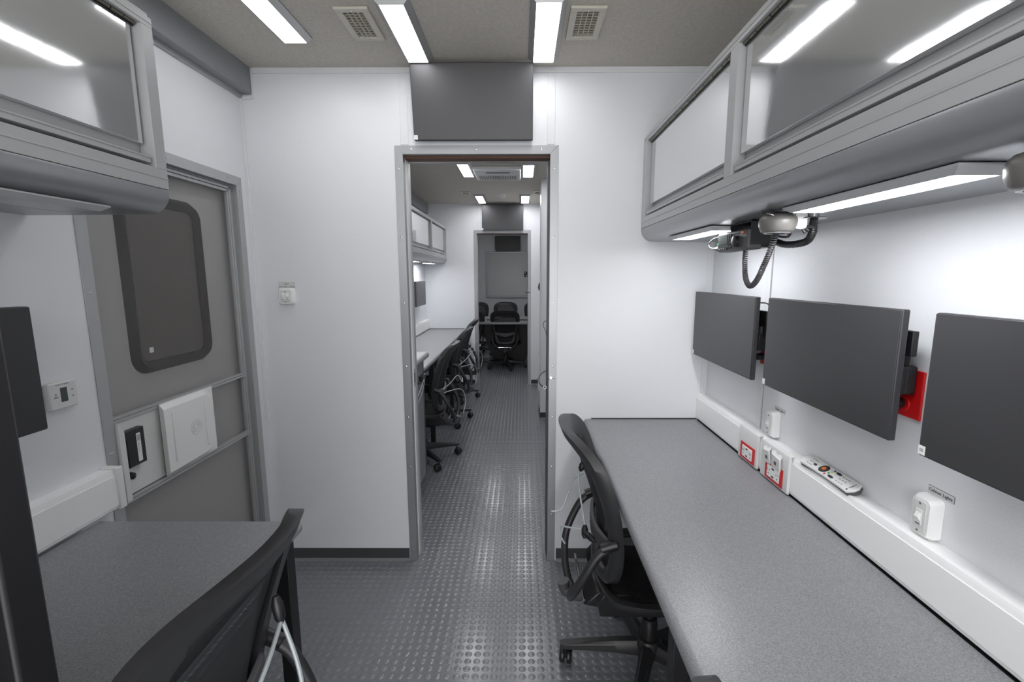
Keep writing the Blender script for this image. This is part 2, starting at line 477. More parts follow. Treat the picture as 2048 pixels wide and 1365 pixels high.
XS = -1.262
a, b = DY0+.004, 2.104
fr = MB()
fr.box(XS-.005, XS+.012, a, a+.014, .03, 1.804)
fr.box(XS-.005, XS+.010, b-.020, b-.0115, .03, 1.79); fr.box(XS-.005, XS+.012, b-.0095, b, .03, 1.804)
fr.box(XS-.005, XS+.012, a, b, 1.794, 1.804); fr.box(XS-.005, XS+.010, a, b-.010, 1.781, 1.792); fr.box(XS-.005, XS+.012, a, b, .03, .05)
obj('frame', fr, ALUS, sd, bev=.0008)
st = MB(); st.box(XS-.012, XS+.004, b+.005, DY1-.002, .0, DZ-.002); st.box(XS-.012, XS+.004, a-.002, b+.005, 1.808, DZ-.002)
obj('door_stop', st, ALUS, sd, bev=.0008)
obj('insect_screen', MB().box(XS-.0005, XS+.0005, a+.01, b-.018, .99, 1.785), SCREENM, sd)
obj('insect_screen', MB().box(XS-.0005, XS+.0005, a+.01, b-.018, .05, .715), SCREENM, sd)
obj('insect_screen', MB().box(XS-.0005, XS+.0005, 1.84, b-.018, .72, .985), SCREENM, sd)
for z in (.996, .727):
    r = MB(); r.box(XS-.003, XS+.014, a+.004, b-.008, z-.008, z); r.box(XS-.003, XS+.014, a+.004, b-.010, z-.018, z-.0095)
    obj('rail', r, ALUS, sd, bev=.0006)
# sliding hatch
h = MB(); y0_, y1_, z0_, z1_ = 1.560, 1.850, .730, .990
h.box(XS+.016, XS+.0195, y0_+.012, y1_, z0_, z1_)
out = [(y0_, z0_), (y0_, z1_-.004)] + [(y1_-.012-.05+.05*cos(t_), z1_-.004-.05+.05*sin(t_)) for t_ in [pi/2-pi/2*i/6 for i in range(7)]]
out += [(y1_-.012-.05+.05*cos(t_), z0_+.004+.05+.05*sin(t_)) for t_ in [-pi/2*i/6 for i in range(7)]]
cyy, czz = (y0_+y1_)/2, (z0_+z1_)/2
inn_ = [(y0_+.006 if i < 2 else u-.016, v-.016*(1 if v > czz else -1)*(0.9)) for i, (u, v) in enumerate(out)]
nn = len(out)
vs = [(XS+.0195, u+(.012 if i < 2 else 0), v) for i, (u, v) in enumerate(out)] + [(XS+.037, u, v) for u, v in inn_]
h.add(vs, [tuple(range(nn, 2*nn))]+[(i, (i+1) % nn, (i+1) % nn+nn, i+nn) for i in range(nn)])
hp = obj('sliding_hatch', h, WPL, sd, bev=.0012)
for yy_ in (1.605, 1.775):
    obj('finger_rib', MB().prism(rrect(yy_-.006, yy_+.006, .775, .955, .0055, 4), XS+.0365, XS+.041, 'x'), WPL, hp, bev=.0015)
rg = MB()
for rr in (.027, .020, .0145, .009):
    rg.tube([(XS+.0375, 1.715+rr*cos(t), .866+rr*sin(t)) for t in [2*pi*i/28 for i in range(29)]], .0012, 6, False)
obj('ring_emblem', rg, WPL2, hp)
# lock pocket
lp = MB()
lp.box(XS+.003, XS+.006, a+.012, 1.585, .730, .990)
lp.prism([(a, .730), (a+.020, .730), (a+.020, .955), (a, .985)], XS+.006, XS+.042, 'x')
pk = obj('lock_pocket', lp, WPL2, sd, bev=.002)
obj('lock_body', MB().box(XS+.006, XS+.028, 1.415, 1.486, .824, .944), BLKP, pk, bev=.003)
obj('maker_label', MB().prism(rrect(1.452, 1.468, .834, .928, .003, 3), XS+.028, XS+.0287, 'x'), TAPE, pk)
tx = MB()
for i in range(6): tx.box(XS+.0287, XS+.0291, 1.456, 1.458+.006*random.random(), .866+i*.005, .8685+i*.005)
for i in range(3): tx.box(XS+.0287, XS+.0291, 1.455+i*.004, 1.457+i*.004, .902, .922)
obj('label_print', tx, GINK, pk)
obj('lock_knob', MB().lathe([(.012, 0), (.011, .012), (.004, .016)], (XS+.006, 1.436, .792), 14, 'x'), BLKP, pk)

# ------------------------------------------------------------ ceiling lights and vents
def ceiling_light(x0, x1, y0, y1, label, lit=True):
    t = thing('ceiling_light', ((x0+x1)/2, (y0+y1)/2, ZC), label, 'ceiling light', 'slim ceiling light panels')
    h = MB(); w_ = .014; z = ZC-.022
    o0 = (x0-w_-.006, x1+w_+.006, y0-.012, y1+.004); 
    vs = []; fs = []
    for (a_, b_, c_, d_, zz) in ((*o0, ZC-.0005), (*o0, ZC-.006), (x0-.002, x1+.002, y0-.003, y1+.001, z), (x0, x1, y0, y1, z), (x0, x1, y0, y1, z+.006)):
        vs += [(a_, c_, zz), (b_, c_, zz), (b_, d_, zz), (a_, d_, zz)]
    for k in range(4):
        for i in range(4):
            j = (i+1) % 4; fs.append((k*4+i, k*4+j, k*4+4+j, k*4+4+i))
    h.add(vs, fs+[(16, 17, 18, 19), (0, 1, 2, 3)])
    obj('housing', h, ALUS, t, sharp=20)
    obj('diffuser', MB().box(x0+.0005, x1-.0005, y0+.0005, y1-.0005, z+.0015, z+.005), (EL if lit else LENS) if y0 < D else EL2, t)
    return t
k = .978
ceiling_light(-.475*k, -.393*k, 1.727*k, 2.158*k, 'lit ceiling panel ending just left of the black screen above the near doorway')
ceiling_light(.050*k, .134*k, 1.716*k, 2.161*k, 'lit ceiling panel ending at the right corner of the screen above the near doorway')
ceiling_light(-.915*k, -.830*k, 1.50*k, 1.985*k, 'lit ceiling panel near the grey duct cover, leftmost of the room')
ceiling_light(-.475*k, -.393*k, -.25, .2, 'lit ceiling panel overhead on the left')
ceiling_light(.050*k, .134*k, -.25, .2, 'lit ceiling panel overhead on the right')
ceiling_light(-.512, -.428, 2.44, 2.92, 'lit ceiling panel just beyond the near doorway header on the left')
ceiling_light(.016, .100, 2.44, 2.92, 'lit ceiling panel just beyond the near doorway header on the right')
ceiling_light(-.512, -.428, 3.93, 4.41, 'lit ceiling panel left of the air conditioner in the second room')
ceiling_light(.016, .100, 3.97, 4.43, 'lit ceiling panel right of the air conditioner in the second room')
ceiling_light(-.515, -.436, 5.45, 5.97, 'lit ceiling panel left of the smoke detector in the second room')
ceiling_light(.000, .084, 5.45, 5.97, 'lit ceiling panel right of the smoke detector in the second room')
EFILL = emis('fill_diffuser', LAMP*.7, (253, 253, 255))  # unseen panels added as fill to brighten the end room
for x_, l_ in ((-.47, 'left'), (.06, 'right')):
    c_ = ceiling_light(x_-.04, x_+.04, 7.3, 7.9, 'unseen fill panel added above the conference table on the '+l_)
    c_.children[1].data.materials[0] = EFILL
def vent(x0, x1, y0, y1, label, nx=4, ny=10):
    t = thing('ceiling_vent', ((x0+x1)/2, (y0+y1)/2, ZC), label, 'vent', 'ceiling air vents')
    zt, zb = ZC-.0005, ZC-.010; m_ = .024
    f = MB()
    for q in ((x0, x1, y0, y0+m_), (x0, x1, y1-m_, y1), (x0, x0+m_, y0+m_, y1-m_), (x1-m_, x1, y0+m_, y1-m_)): f.box(*q, zb, zt)
    obj('frame', f, IVORY, t, bev=.002)
    obj('cavity', MB().box(x0+m_, x1-m_, y0+m_, y1-m_, zt-.0015, zt), DARKV, t)
    g = MB(); ax, bx, ay, by = x0+m_, x1-m_, y0+m_, y1-m_
    for i in range(1, nx): 
        xx = ax+(bx-ax)*i/nx; g.box(xx-.0014, xx+.0014, ay, by, zb+.0005, zt-.001)
    for i in range(1, ny):
        yy = ay+(by-ay)*i/ny; g.prism([(yy-.003, zb+.001), (yy-.001, zb+.001), (yy+.004, zt-.001), (yy+.002, zt-.001)], ax, bx, 'x')
    obj('louvre_grid', g, IVORY, t)
    for q in (y0+.011, y1-.011): obj('screw', MB().lathe([(.004, zb), (.003, zb-.001)], ((x0+x1)/2, q, 0), 10), CHROME, t)
    return t
vent(-.632, -.516, 1.735, 1.955, 'ivory louvred ceiling vent on the left, between two lit panels')
vent(.166, .288, 1.735, 1.955, 'ivory louvred ceiling vent right of the lit panels')
vent(-.66, -.55, 5.25, 5.44, 'small ivory ceiling vent in the second room, left of the far lit panels')
vent(.125, .23, 5.22, 5.40, 'small ivory ceiling vent in the second room, beside the closet')
# air conditioner
ac = thing('ceiling_air_conditioner', (-.2, 4.33, ZC), 'white ceiling air conditioner with perforated grilles in the second room', 'air conditioner')
obj('housing', MB().prism([(-.412, ZC-.001), (-.40, ZC-.035), (-.01, ZC-.035), (.002, ZC-.001)], 4.08, 4.50, 'y'), WPL, ac, bev=.006)
g = MB()
for i in range(22):
    for j in range(9): g.box(-.37+i*.015, -.362+i*.015, 4.30+j*.018, 4.31+j*.018, ZC-.0362, ZC-.0352)
obj('grille', g, GRPL, ac)
obj('control_strip', MB().box(-.3, -.1, 4.16, 4.19, ZC-.0365, ZC-.0352), GRPL, ac)
ap = thing('ceiling_dome_unit', (-.22, 3.75, ZC), 'white rounded ceiling unit in front of the air conditioner', 'ceiling unit')
obj('cover', MB().prism(rrect(-.36, -.095, 3.6, 3.87, .05, 6), ZC-.03, ZC-.0005, 'z'), WPL, ap, bev=.01, seg=3)
obj('sensor', MB().lathe([(.008, 0), (.006, -.004)], (-.225, 3.78, ZC-.03), 12), BLKP, ap)
sm = thing('smoke_detector', (-.227, 5.5, ZC), 'white smoke detector on the ceiling between the far lit panels', 'smoke detector')
obj('base', MB().lathe([(.055, 0), (.055, -.012), (.05, -.014)], (-.227, 5.5, ZC-.0005), 28), WPL, sm)
obj('cover', MB().lathe([(.048, -.012), (.042, -.032), (.03, -.038)], (-.227, 5.5, ZC), 28), WPL2, sm)

# ------------------------------------------------------------ screens
def screen(name, c, w_, h_, th, nrm, label, cat, group=None, sticker=None, tilt=0, stick_left=True):
    """flat panel: c = centre of the front face, nrm '+x','-x','-y' facing direction"""
    t = thing(name, c, label, cat, group, world=False)
    rz = {'-y': 0, '-x': -pi/2, '+x': pi/2}[nrm]
    t.rotation_euler = (tilt, 0, rz)
    body = obj('body', MB().box(-w_/2, w_/2, .0015, th, -h_/2, h_/2), MEDGE, t, bev=.003)
    obj('display', MB().box(-w_/2+.002, w_/2-.002, 0, .002, -h_/2+.004, h_/2-.002), SCRN, t, bev=.0006)
    obj('rear_housing', MB().prism([(-w_*.3, -h_*.3), (w_*.3, -h_*.3), (w_*.3, h_*.3), (-w_*.3, h_*.3)], th, th+.018, 'y'), BLKP, t, bev=.006)
    if sticker is not None:
        sx = -w_/2+.009 if stick_left else w_/2-.009
        s = obj('sticker', MB().box(sx-.008, sx+.008, -.0006, .0001, -h_/2+.004, -h_/2+.022), TAPE, t)
        if sticker: text('sticker_print', sticker, .009, face_m((sx, -.0008, -h_/2+.013), (1, 0, 0), (0, 0, 1)), GINK, s)
    return t
t = screen('wall_screen', (-.209, 2.146, 2.155), .516, .300, .03, '-y', 'black flat screen tilted forward above the near doorway', 'screen', None, '')
t.rotation_euler = (radians(9.5), 0, 0)
obj('bracket', MB().box(-.06, .06, .03, .05, -.06, .06).box(-.04, .04, .05, .062, -.05, .03), BLKP, t)
screen('wall_screen', (-.236, D2-.075, 2.145), .513, .318, .03, '-y', 'black flat screen above the far doorway of the second room', 'screen', None, '')
screen('wall_screen', (-.28, D3-.08, 2.066), .517, .30, .03, '-y', 'black flat screen on the end wall above the whiteboard', 'screen', None, '')
for o in [x for x in bpy.data.objects if x.name.startswith('wall_screen.')]:
    obj('bracket', MB().box(-.05, .05, .045, .0745, -.05, .05), BLKP, o)
def desk_screen(cy_, cz, w_, h_, label, st, reach=.285):
    t = screen('monitor', (.79, cy_, cz), w_, h_, .018, '-x', label, 'monitor', 'monitors along the right wall', st)
    # arm, local y is away from the room (towards the wall)
    arm = MB(); arm.box(-.05, .05, .036, .044, -.05, .05); arm.box(-.02, .02, .044, .078, -.03, .03)
    obj('mount_plate', arm, BLKP, t, bev=.002)
    obj('wall_plate', MB().box(-.08, .08, .078, .0915, -.06, .06), BLKP, t, bev=.004)
    obj('arm', MB().box(.03, reach, .038, .052, .04, .095).tube([(reach-.02, .045, .09), (reach-.03, .055, .05), (reach-.05, .065, 0)], .009, 10), BLKP, t, bev=.002)
    if reach > .28: obj('video_cable', MB().tube(smooth_path([(.20, .055, .12), (w_/2-.03, .062, .115), (w_/2+.004, .07, .07), (w_/2+.012, .075, .03), (w_/2-.01, .07, -.02), (w_/2-.03, .06, -.06)], 8), .0026, 8), BLKP, t)
    return t
desk_screen(1.889, 1.210, .560, .287, 'black monitor nearest the partition wall, above the two red desk sockets', '')
desk_screen(1.257, 1.213, .540, .284, 'black monitor in the middle of the right wall, beside the red outlet plate', '', .258)
desk_screen(.630, 1.213, .556, .284, 'black monitor at the right edge of the photo with a numbered white sticker', '08')
t = screen('monitor', (-1.12, .805, 1.213), .545, .290, .032, '+x', 'black monitor on the left wall beside the thermostat', 'monitor')
obj('mount_plate', MB().box(-.06, .06, .05, .112, -.06, .06), BLKP, t)
t = screen('monitor', (-1.14, 5.41, 1.225), .51, .275, .03, '+x', 'grey reflecting monitor on the left wall of the second room', 'monitor')
obj('mount_plate', MB().box(-.06, .06, .048, .0925, -.06, .06), BLKP, t)

# red outlet plates with adapters behind the monitors
def red_outlet(yc, label, wallx=XR):
    t = thing('red_outlet', (wallx, yc, 1.16), label, 'outlet')
    obj('plate', MB().box(wallx-.006, wallx-.0002, yc-.042, yc+.055, 1.106, 1.216), RED, t, bev=.002)
    for z in (1.186, 1.136):
        obj('socket_face', MB().lathe([(.018, 0), (.017, -.003), (.012, -.0035)], (wallx-.006, yc+.004, z), 20, 'x'), RED, t)
    return t
def adapter(yc, label, plab):
    t = thing('power_adapter', (.84, yc, 1.16), label, 'power adapter')
    obj('body', MB().box(.829, .8735, yc-.002, yc+.056, 1.162, 1.226), BLKP, t, bev=.004)
    obj('seam', MB().box(.850, .851, yc-.0026, yc-.0018, 1.166, 1.222), DGREY, t)
    obj('cord', MB().tube(smooth_path([(.838, yc+.02, 1.224), (.838, yc+.018, 1.24), (.845, yc+.006, 1.262), (.843, yc+.02, 1.285), (.838, yc+.05, 1.292)], 8), [.0042]*9+[.0018]*24, 8), BLKP, t)
    u = thing('power_plug', (.85, yc, 1.135), plab, 'plug')
    obj('body', MB().lathe([(.006, 0), (.012, .006), (.0135, .022), (.012, .034), (.006, .036)], (.836, yc+.03, 1.137), 14, 'x'), BLKP, u)
    obj('cord', MB().tube(smooth_path([(.838, yc+.03, 1.137), (.828, yc+.04, 1.135), (.826, yc+.06, 1.125), (.83, yc+.1, 1.13)], 6), .003, 8), BLKP, u)
    return t
red_outlet(1.056, 'red outlet plate on the right wall between the middle and near monitors')
adapter(1.030, 'black power adapter plugged in between the middle and near monitors', 'black plug with cord below the adapter on the large red outlet plate')
red_outlet(1.665, 'red outlet plate mostly hidden behind the monitor nearest the partition')
adapter(1.652, 'black power adapter in the gap beside the monitor nearest the partition', 'black plug with cord below the adapter beside the farthest monitor')

# ------------------------------------------------------------ wall cabinets
def arc_prof(cx, cz, r, a0, a1, n=8): return [(cx+r*cos(a0+(a1-a0)*i/n), cz+r*sin(a0+(a1-a0)*i/n)) for i in range(n+1)]
def wall_cabinet(name, xf, xw, y0, y1, doors, label, sgn, zt=2.034, hinge_n=None):
    """xf front plane, xw wall plane; sgn=+1 when the cabinet is on the right (front faces -x)"""
    t = thing(name, (xw, (y0+y1)/2, 1.6), label, 'wall cabinet')
    s = sgn; zb = 1.576; zf = 1.636
    # carcass behind the frame
    c = MB(); c.box(min(xf+.035*s, xw-.0005*s), max(xf+.035*s, xw-.0005*s), y0+.002, y1-.002, 1.60, zt-.004)
    obj('carcass', c, CAB, t)
    def bx(mb, a_, b_, ya, yb, za, zb_):
        mb.box(min(a_, b_), max(a_, b_), ya, yb, za, zb_)
    f = MB()
    zo0, zo1 = 1.682, 2.000
    bx(f, xf, xf+.035*s, y0, y1, zo1, zt-.012); bx(f, xf+.008*s, xf+.035*s, y0, y1, zt-.012, zt)
    bx(f, xf, xf+.035*s, y0, y1, zf, zo0)
    ys = [y0]+[v for d in doors for v in d]+[y1]
    for i in range(0, len(ys), 2): bx(f, xf, xf+.034*s, ys[i], ys[i+1], zo0, zo1)
    # raised beads on the frame
    bx(f, xf-.0015*s, xf, y0, y1, 1.659, 1.6625); bx(f, xf-.0015*s, xf, y0, y1, 2.010, 2.0125)
    obj('face_frame', f, CAB, t, bev=.001)
    # rounded bottom
    r = .052; pr = [(xf+.0005*s, zf-.0015)] + [(xf+r*s - r*s*cos(a_), zf-.004-(.054)*sin(a_)) for a_ in [pi/2*i/10 for i in range(11)]]
    pr += [(xw-.001*s, zb), (xw-.001*s, zb+.02), (xf+.03*s, 1.61), (xf+.02*s, zf-.0015)]
    obj('rounded_bottom', MB().prism(pr, y0, y1, 'y'), CABR, t, sharp=50)
    for (a_, b_) in doors:
        d = MB(); xd = xf+.018*s
        bx(d, xd, xd+.015*s, a_+.006, b_-.010, 1.733, 1.992)
        do = obj('door', d, DOORW, t, bev=.0012)
        p = MB(); bx(p, xf+.0335*s, xf+.0345*s, a_+.012, b_-.012, 1.704, 1.733); obj('finger_channel', p, CAB, do)
        p = MB(); bx(p, xf+.004*s, xf+.028*s, a_+.012, b_-.010, 1.690, 1.703); bx(p, xf+.002*s, xf+.006*s, a_+.012, b_-.010, 1.7005, 1.7045)
        obj('pull_rail', p, CAB, do, bev=.001)
        hg = MB(); nk = max(4, int((b_-a_)/.033)); L_ = (b_-a_-.01)/nk
        for i in range(nk):
            rr = .0042 if i % 2 else .0048
            hg.tube([(xf+.012*s, a_+.005+i*L_+.0012, 1.9965), (xf+.012*s, a_+.005+(i+1)*L_-.0012, 1.9965)], rr, 10)
        h_ = obj('piano_hinge', hg, HINGE, do)
        b_k = MB(); bx(b_k, xf+.0145*s, xf+.0175*s, a_+.004, b_-.004, 1.990, 2.0); obj('shaded_hinge_leaf', b_k, HINGED, do)
    return t
cr_ = wall_cabinet('wall_cabinet', .542, XR, -.45, D-.004, [(-.38, .44), (.485, 1.285), (1.330, 2.150)], 'long grey overhead cabinet with glossy doors on the right wall', 1)
wall_cabinet('wall_cabinet', -.87, XL, -.45, 1.212, [(-.33, .33), (.375, 1.178)], 'grey overhead cabinet with glossy door on the left wall near the entry door', -1)
wall_cabinet('wall_cabinet', -.952, XL, 2.9, D2-.004, [(2.94, 4.04), (4.085, 5.135), (5.175, 6.08)], 'grey overhead cabinet on the left wall of the second room', -1)
# strips under the cabinets
def under_light(x0, x1, y0, y1, label, lit=True, name='undercabinet_light'):
    z = 1.5758
    t = thing(name, ((x0+x1)/2, (y0+y1)/2, z), label, 'cabinet light')
    m_ = .012
    vs = []; fs = []
    for (a_, b_, c_, d_, zz) in ((x0-m_, x1+m_, y0-.02, y1+.02, z), (x0-m_, x1+m_, y0-.02, y1+.02, z-.003), (x0-.002, x1+.002, y0-.004, y1+.004, z-.013), (x0, x1, y0, y1, z-.013), (x0, x1, y0, y1, z-.009)):
        vs += [(a_, c_, zz), (b_, c_, zz), (b_, d_, zz), (a_, d_, zz)]
    for k in range(4):
        for i in range(4):
            j = (i+1) % 4; fs.append((k*4+i, k*4+j, k*4+4+j, k*4+4+i))
    hb = MB().add(vs, fs+[(16, 17, 18, 19), (0, 1, 2, 3)])
    obj('housing', hb, CAB, t, sharp=20)
    obj('lens', MB().box(x0+.0004, x1-.0004, y0+.0004, y1-.0004, z-.0124, z-.0095), ELED if lit else LENS, t)
    if lit: obj('switch_slot', MB().box(x0+.01, x0+.03, y0-.012, y0-.008, z-.0078, z-.006), BLKP, t)
    return t
under_light(.600, .665, .69, 1.085, 'long lit strip under the right cabinet, above the middle monitor')
under_light(.592, .657, 1.51, 1.90, 'lit strip under the right cabinet end, nearest the partition')
under_light(-.995, -.90, .62, 1.035, 'unlit frosted strip under the left cabinet', False)
under_light(-1.10, -1.03, 4.42, 4.85, 'lit strip under the second room cabinet, the nearer one')
under_light(-1.10, -1.03, 5.30, 5.72, 'lit strip under the second room cabinet, the farther one')

# ------------------------------------------------------------ desks
def nose_poly(xn, xw, z, th, s):
    """worktop section with a bull nose at xn; s=+1: body goes to +x"""
    r = th/2
    P = [(xn+s*(r-r*cos(a_)*1.0), z-r+r*sin(a_)) for a_ in [pi/2-pi*i/10 for i in range(11)]]
    return [(xw, z)]+P+[(xw, z-th)]
rd = thing('desk', (.6, .8, 0), 'long speckled grey desk with rounded edge along the right wall', 'desk')
obj('worktop', MB().prism(nose_poly(.298, .8375, .742, .036, 1), -.9, D-.004, 'y'), LAM, rd, sharp=40)
obj('caulk_line', MB().box(.335, .838, D-.0055, D-.0005, .7405, .7465).box(.8375, XR-.001, -.9, D-.005, .7, .741), BLKP, rd)
for yy in (.985, 2.12):
    obj('leg', MB().box(.345, .383, yy-.02, yy+.02, 0, .705), BLK, rd, bev=.002)
obj('rear_rail', MB().box(.80, .83, -.8, 2.18, .62, .705), BLK, rd)
obj('side_rail', MB().box(.37, .383, -.8, 2.18, .665, .705), BLK, rd)
for yy in (.985, 2.12):
    obj('cross_rail', MB().box(.383, .80, yy-.015, yy+.015, .66, .705), BLK, rd)
    obj('leg', MB().box(.80, .838, yy-.02, yy+.02, 0, .705), BLK, rd, bev=.002)
ld = thing('desk', (-.9, .5, 0), 'speckled grey desk on the left in front of the entry door', 'desk')
obj('worktop', MB().prism(nose_poly(-.618, XL+.0445, .742, .036, -1), .485, 1.243, 'y'), LAM, ld, sharp=40)
obj('leg', MB().box(-.672, -.634, 1.18, 1.22, 0, .705), BLK, ld, bev=.002)
obj('leg', MB().box(-1.2, -1.16, 1.18, 1.22, 0, .705), BLK, ld, bev=.002)
obj('cross_rail', MB().box(-1.16, -.672, 1.185, 1.215, .655, .705), BLK, ld)
obj('leg_brace', MB().prism([(-.672, .60), (-.672, .67), (-.76, .67)], 1.19, 1.21, 'y'), BLK, ld)
obj('side_rail', MB().box(-.668, -.655, .50, 1.18, .665, .705), BLK, ld)
d3 = thing('desk', (-.97, 4.6, 0), 'long grey desk along the left wall of the second room', 'desk')
obj('worktop', MB().prism(nose_poly(-.72, XL+.0445, .742, .036, -1), 3.02, D2-.004, 'y'), LAM, d3, sharp=40)
obj('caulk_line', MB().box(-1.19, -.74, D2-.0055, D2-.0005, .7405, .7465), BLKP, d3)
for yy in (3.9, 5.0, 6.05): obj('leg', MB().box(-.775, -.737, yy-.02, yy+.02, 0, .705), BLK, d3, bev=.002)
obj('side_rail', MB().box(-.775, -.76, 3.03, 6.1, .665, .705), BLK, d3)
# base cabinet with a counter just inside the second room
bc = thing('base_cabinet', (-.93, 2.65, 0), 'grey laminate base cabinet with counter just beyond the near doorway', 'cabinet')
obj('body', MB().box(XL+.002, -.635, D+.14, 3.0, .13, .90), SMLAM, bc, bev=.002)
obj('toe_kick', MB().box(XL+.002, -.69, D+.14, 2.99, 0, .13), BLKP, bc)
obj('counter', MB().prism(nose_poly(-.598, XL+.001, .938, .036, -1), D+.135, 3.02, 'y'), LAM, bc, sharp=40)
obj('edge_band', MB().box(-.637, -.632, 2.985, 3.002, .13, .90), DGREY, bc)
hk = thing('hanging_strap', (-.62, 2.8, .8), 'black strap with steel cable hanging on the grey base cabinet', 'strap')
obj('strap', MB().tube(smooth_path([(-.625, 2.70, .86), (-.622, 2.74, .80), (-.620, 2.85, .775), (-.620, 2.93, .80)], 6), .007, 8).box(-.631, -.612, 2.86, 2.96, .78, .81), BLKP, hk)
obj('steel_cable', MB().tube(smooth_path([(-.618, 2.68, .70), (-.612, 2.78, .74), (-.61, 2.88, .78), (-.615, 2.93, .77), (-.612, 2.85, .72), (-.618, 2.7, .66)], 6), .0025, 8), CABLE, hk)

# ------------------------------------------------------------ raceways
def raceway(xw, s, y0, y1, label, cap=False):
    t = thing('wire_raceway', (xw, (y0+y1)/2, .746), label, 'cable raceway')
    x = lambda d: xw+d*s
    z0_, z1_ = .7485, .866
    obj('channel', MB().prism([(x(.0005), z0_), (x(.042), z0_), (x(.044), z0_+.003), (x(.044), z1_-.012), (x(.040), z1_), (x(.012), z1_), (x(.0005), z1_)], y0, y1, 'y'), RACE, t, sharp=25)
    obj('cover', MB().box(min(x(.044), x(.0465)), max(x(.044), x(.0465)), y0+.001, y1-.001, z0_+.010, z1_-.016), RACE, t, bev=.001)
    if cap:
        obj('end_cap', MB().box(min(x(.0005), x(.052)), max(x(.0005), x(.052)), y1-.004, y1+.018, z0_-.004, z1_+.006), WPL, t, bev=.003)
    return t
rw = raceway(XR, -1, -.9, D-.002, 'white cable raceway along the back of the right desk')
raceway(XL, 1, .485, 1.312, 'white cable raceway with end cap on the left desk', True)
raceway(XL, 1, 3.03, D2-.002, 'white cable raceway on the second room desk')
def outlet_plate(y0, y1, label, jacks):
    t = thing('desk_outlet', (.835, (y0+y1)/2, .8), label, 'outlet')
    xf = .8355
    obj('cover_plate', MB().prism([(xf, .7465), (.827, .7475), (.826, .752), (.826, .862), (.829, .870), (.845, .872), (.845, .8665), (xf, .8665)], y0, y1, 'y'), WPL2, t, bev=.001, sharp=25)
    yc = (y0+y1)/2-.004; x = .826
    obj('bezel', MB().box(x-.0015, x, yc-.054, yc+.054, .753, .814), RED, t, bev=.0008)
    s = obj('receptacle', MB().box(x-.0042, x-.0012, yc-.037, yc+.037, .763, .804), WPL, t, bev=.0015)
    sl = MB(); xx = x-.0046
    for dy in (-.027, .027):
        sl.box(xx, xx+.0006, yc+dy-.008, yc+dy-.006, .784, .792); sl.box(xx, xx+.0006, yc+dy+.004, yc+dy+.006, .783, .791); sl.box(xx, xx+.0006, yc+dy-.003, yc+dy+.001, .772, .776)
    for z in (.794, .768): sl.box(xx, xx+.0006, yc-.007, yc+.007, z, z+.005)
    obj('slots', sl, INK, s)
    if jacks:
        for dy, rot, wj in ((.037, -.1, .034), (-.018, .12, .05)):
            q = MB().box(-.003, .003, -wj/2, wj/2, -.022, .022)
            q.xf(Matrix.Translation((x-.006, yc+dy, .828)) @ Matrix.Rotation(rot, 4, 'X') @ Matrix.Rotation(-.12, 4, 'Y'))
            j = obj('data_plate', q, WPL2, t, bev=.001)
            q = MB().box(-.0036, -.0030, -.006, .006, -.008, .004).xf(Matrix.Translation((x-.006, yc+dy, .828)) @ Matrix.Rotation(rot, 4, 'X') @ Matrix.Rotation(-.12, 4, 'Y'))
            obj('jack', q, DGREY, j)
            q = MB().add([(-.004, -wj/2, .019), (-.004, wj/2, .019), (-.001, wj/2+.004, .03), (.003, wj/3, .034), (.002, 0, .028), (.004, -wj/3, .036), (.002, -wj/2-.002, .028)], [(0, 1, 2, 3, 4, 5, 6)])
            q.xf(Matrix.Translation((x-.006, yc+dy, .828)) @ Matrix.Rotation(rot, 4, 'X'))
            obj('torn_label', q, TAPE, j)
    return t
outlet_plate(1.595, 1.735, 'white desk outlet with one red socket, farther of the two on the right raceway', False)
outlet_plate(1.40, 1.565, 'white desk outlet with red socket and loose data jacks under torn labels', True)
t = thing('desk_outlet', (XL+.047, 4.75, .8), 'white outlet plate on the raceway of the second room desk', 'outlet')
obj('cover_plate', MB().box(XL+.0465, XL+.056, 4.62, 4.80, .752, .86), WPL, t, bev=.002)
obj('slots', MB().box(XL+.056, XL+.0565, 4.66, 4.67, .78, .80).box(XL+.056, XL+.0565, 4.72, 4.735, .80, .82), DGREY, t)

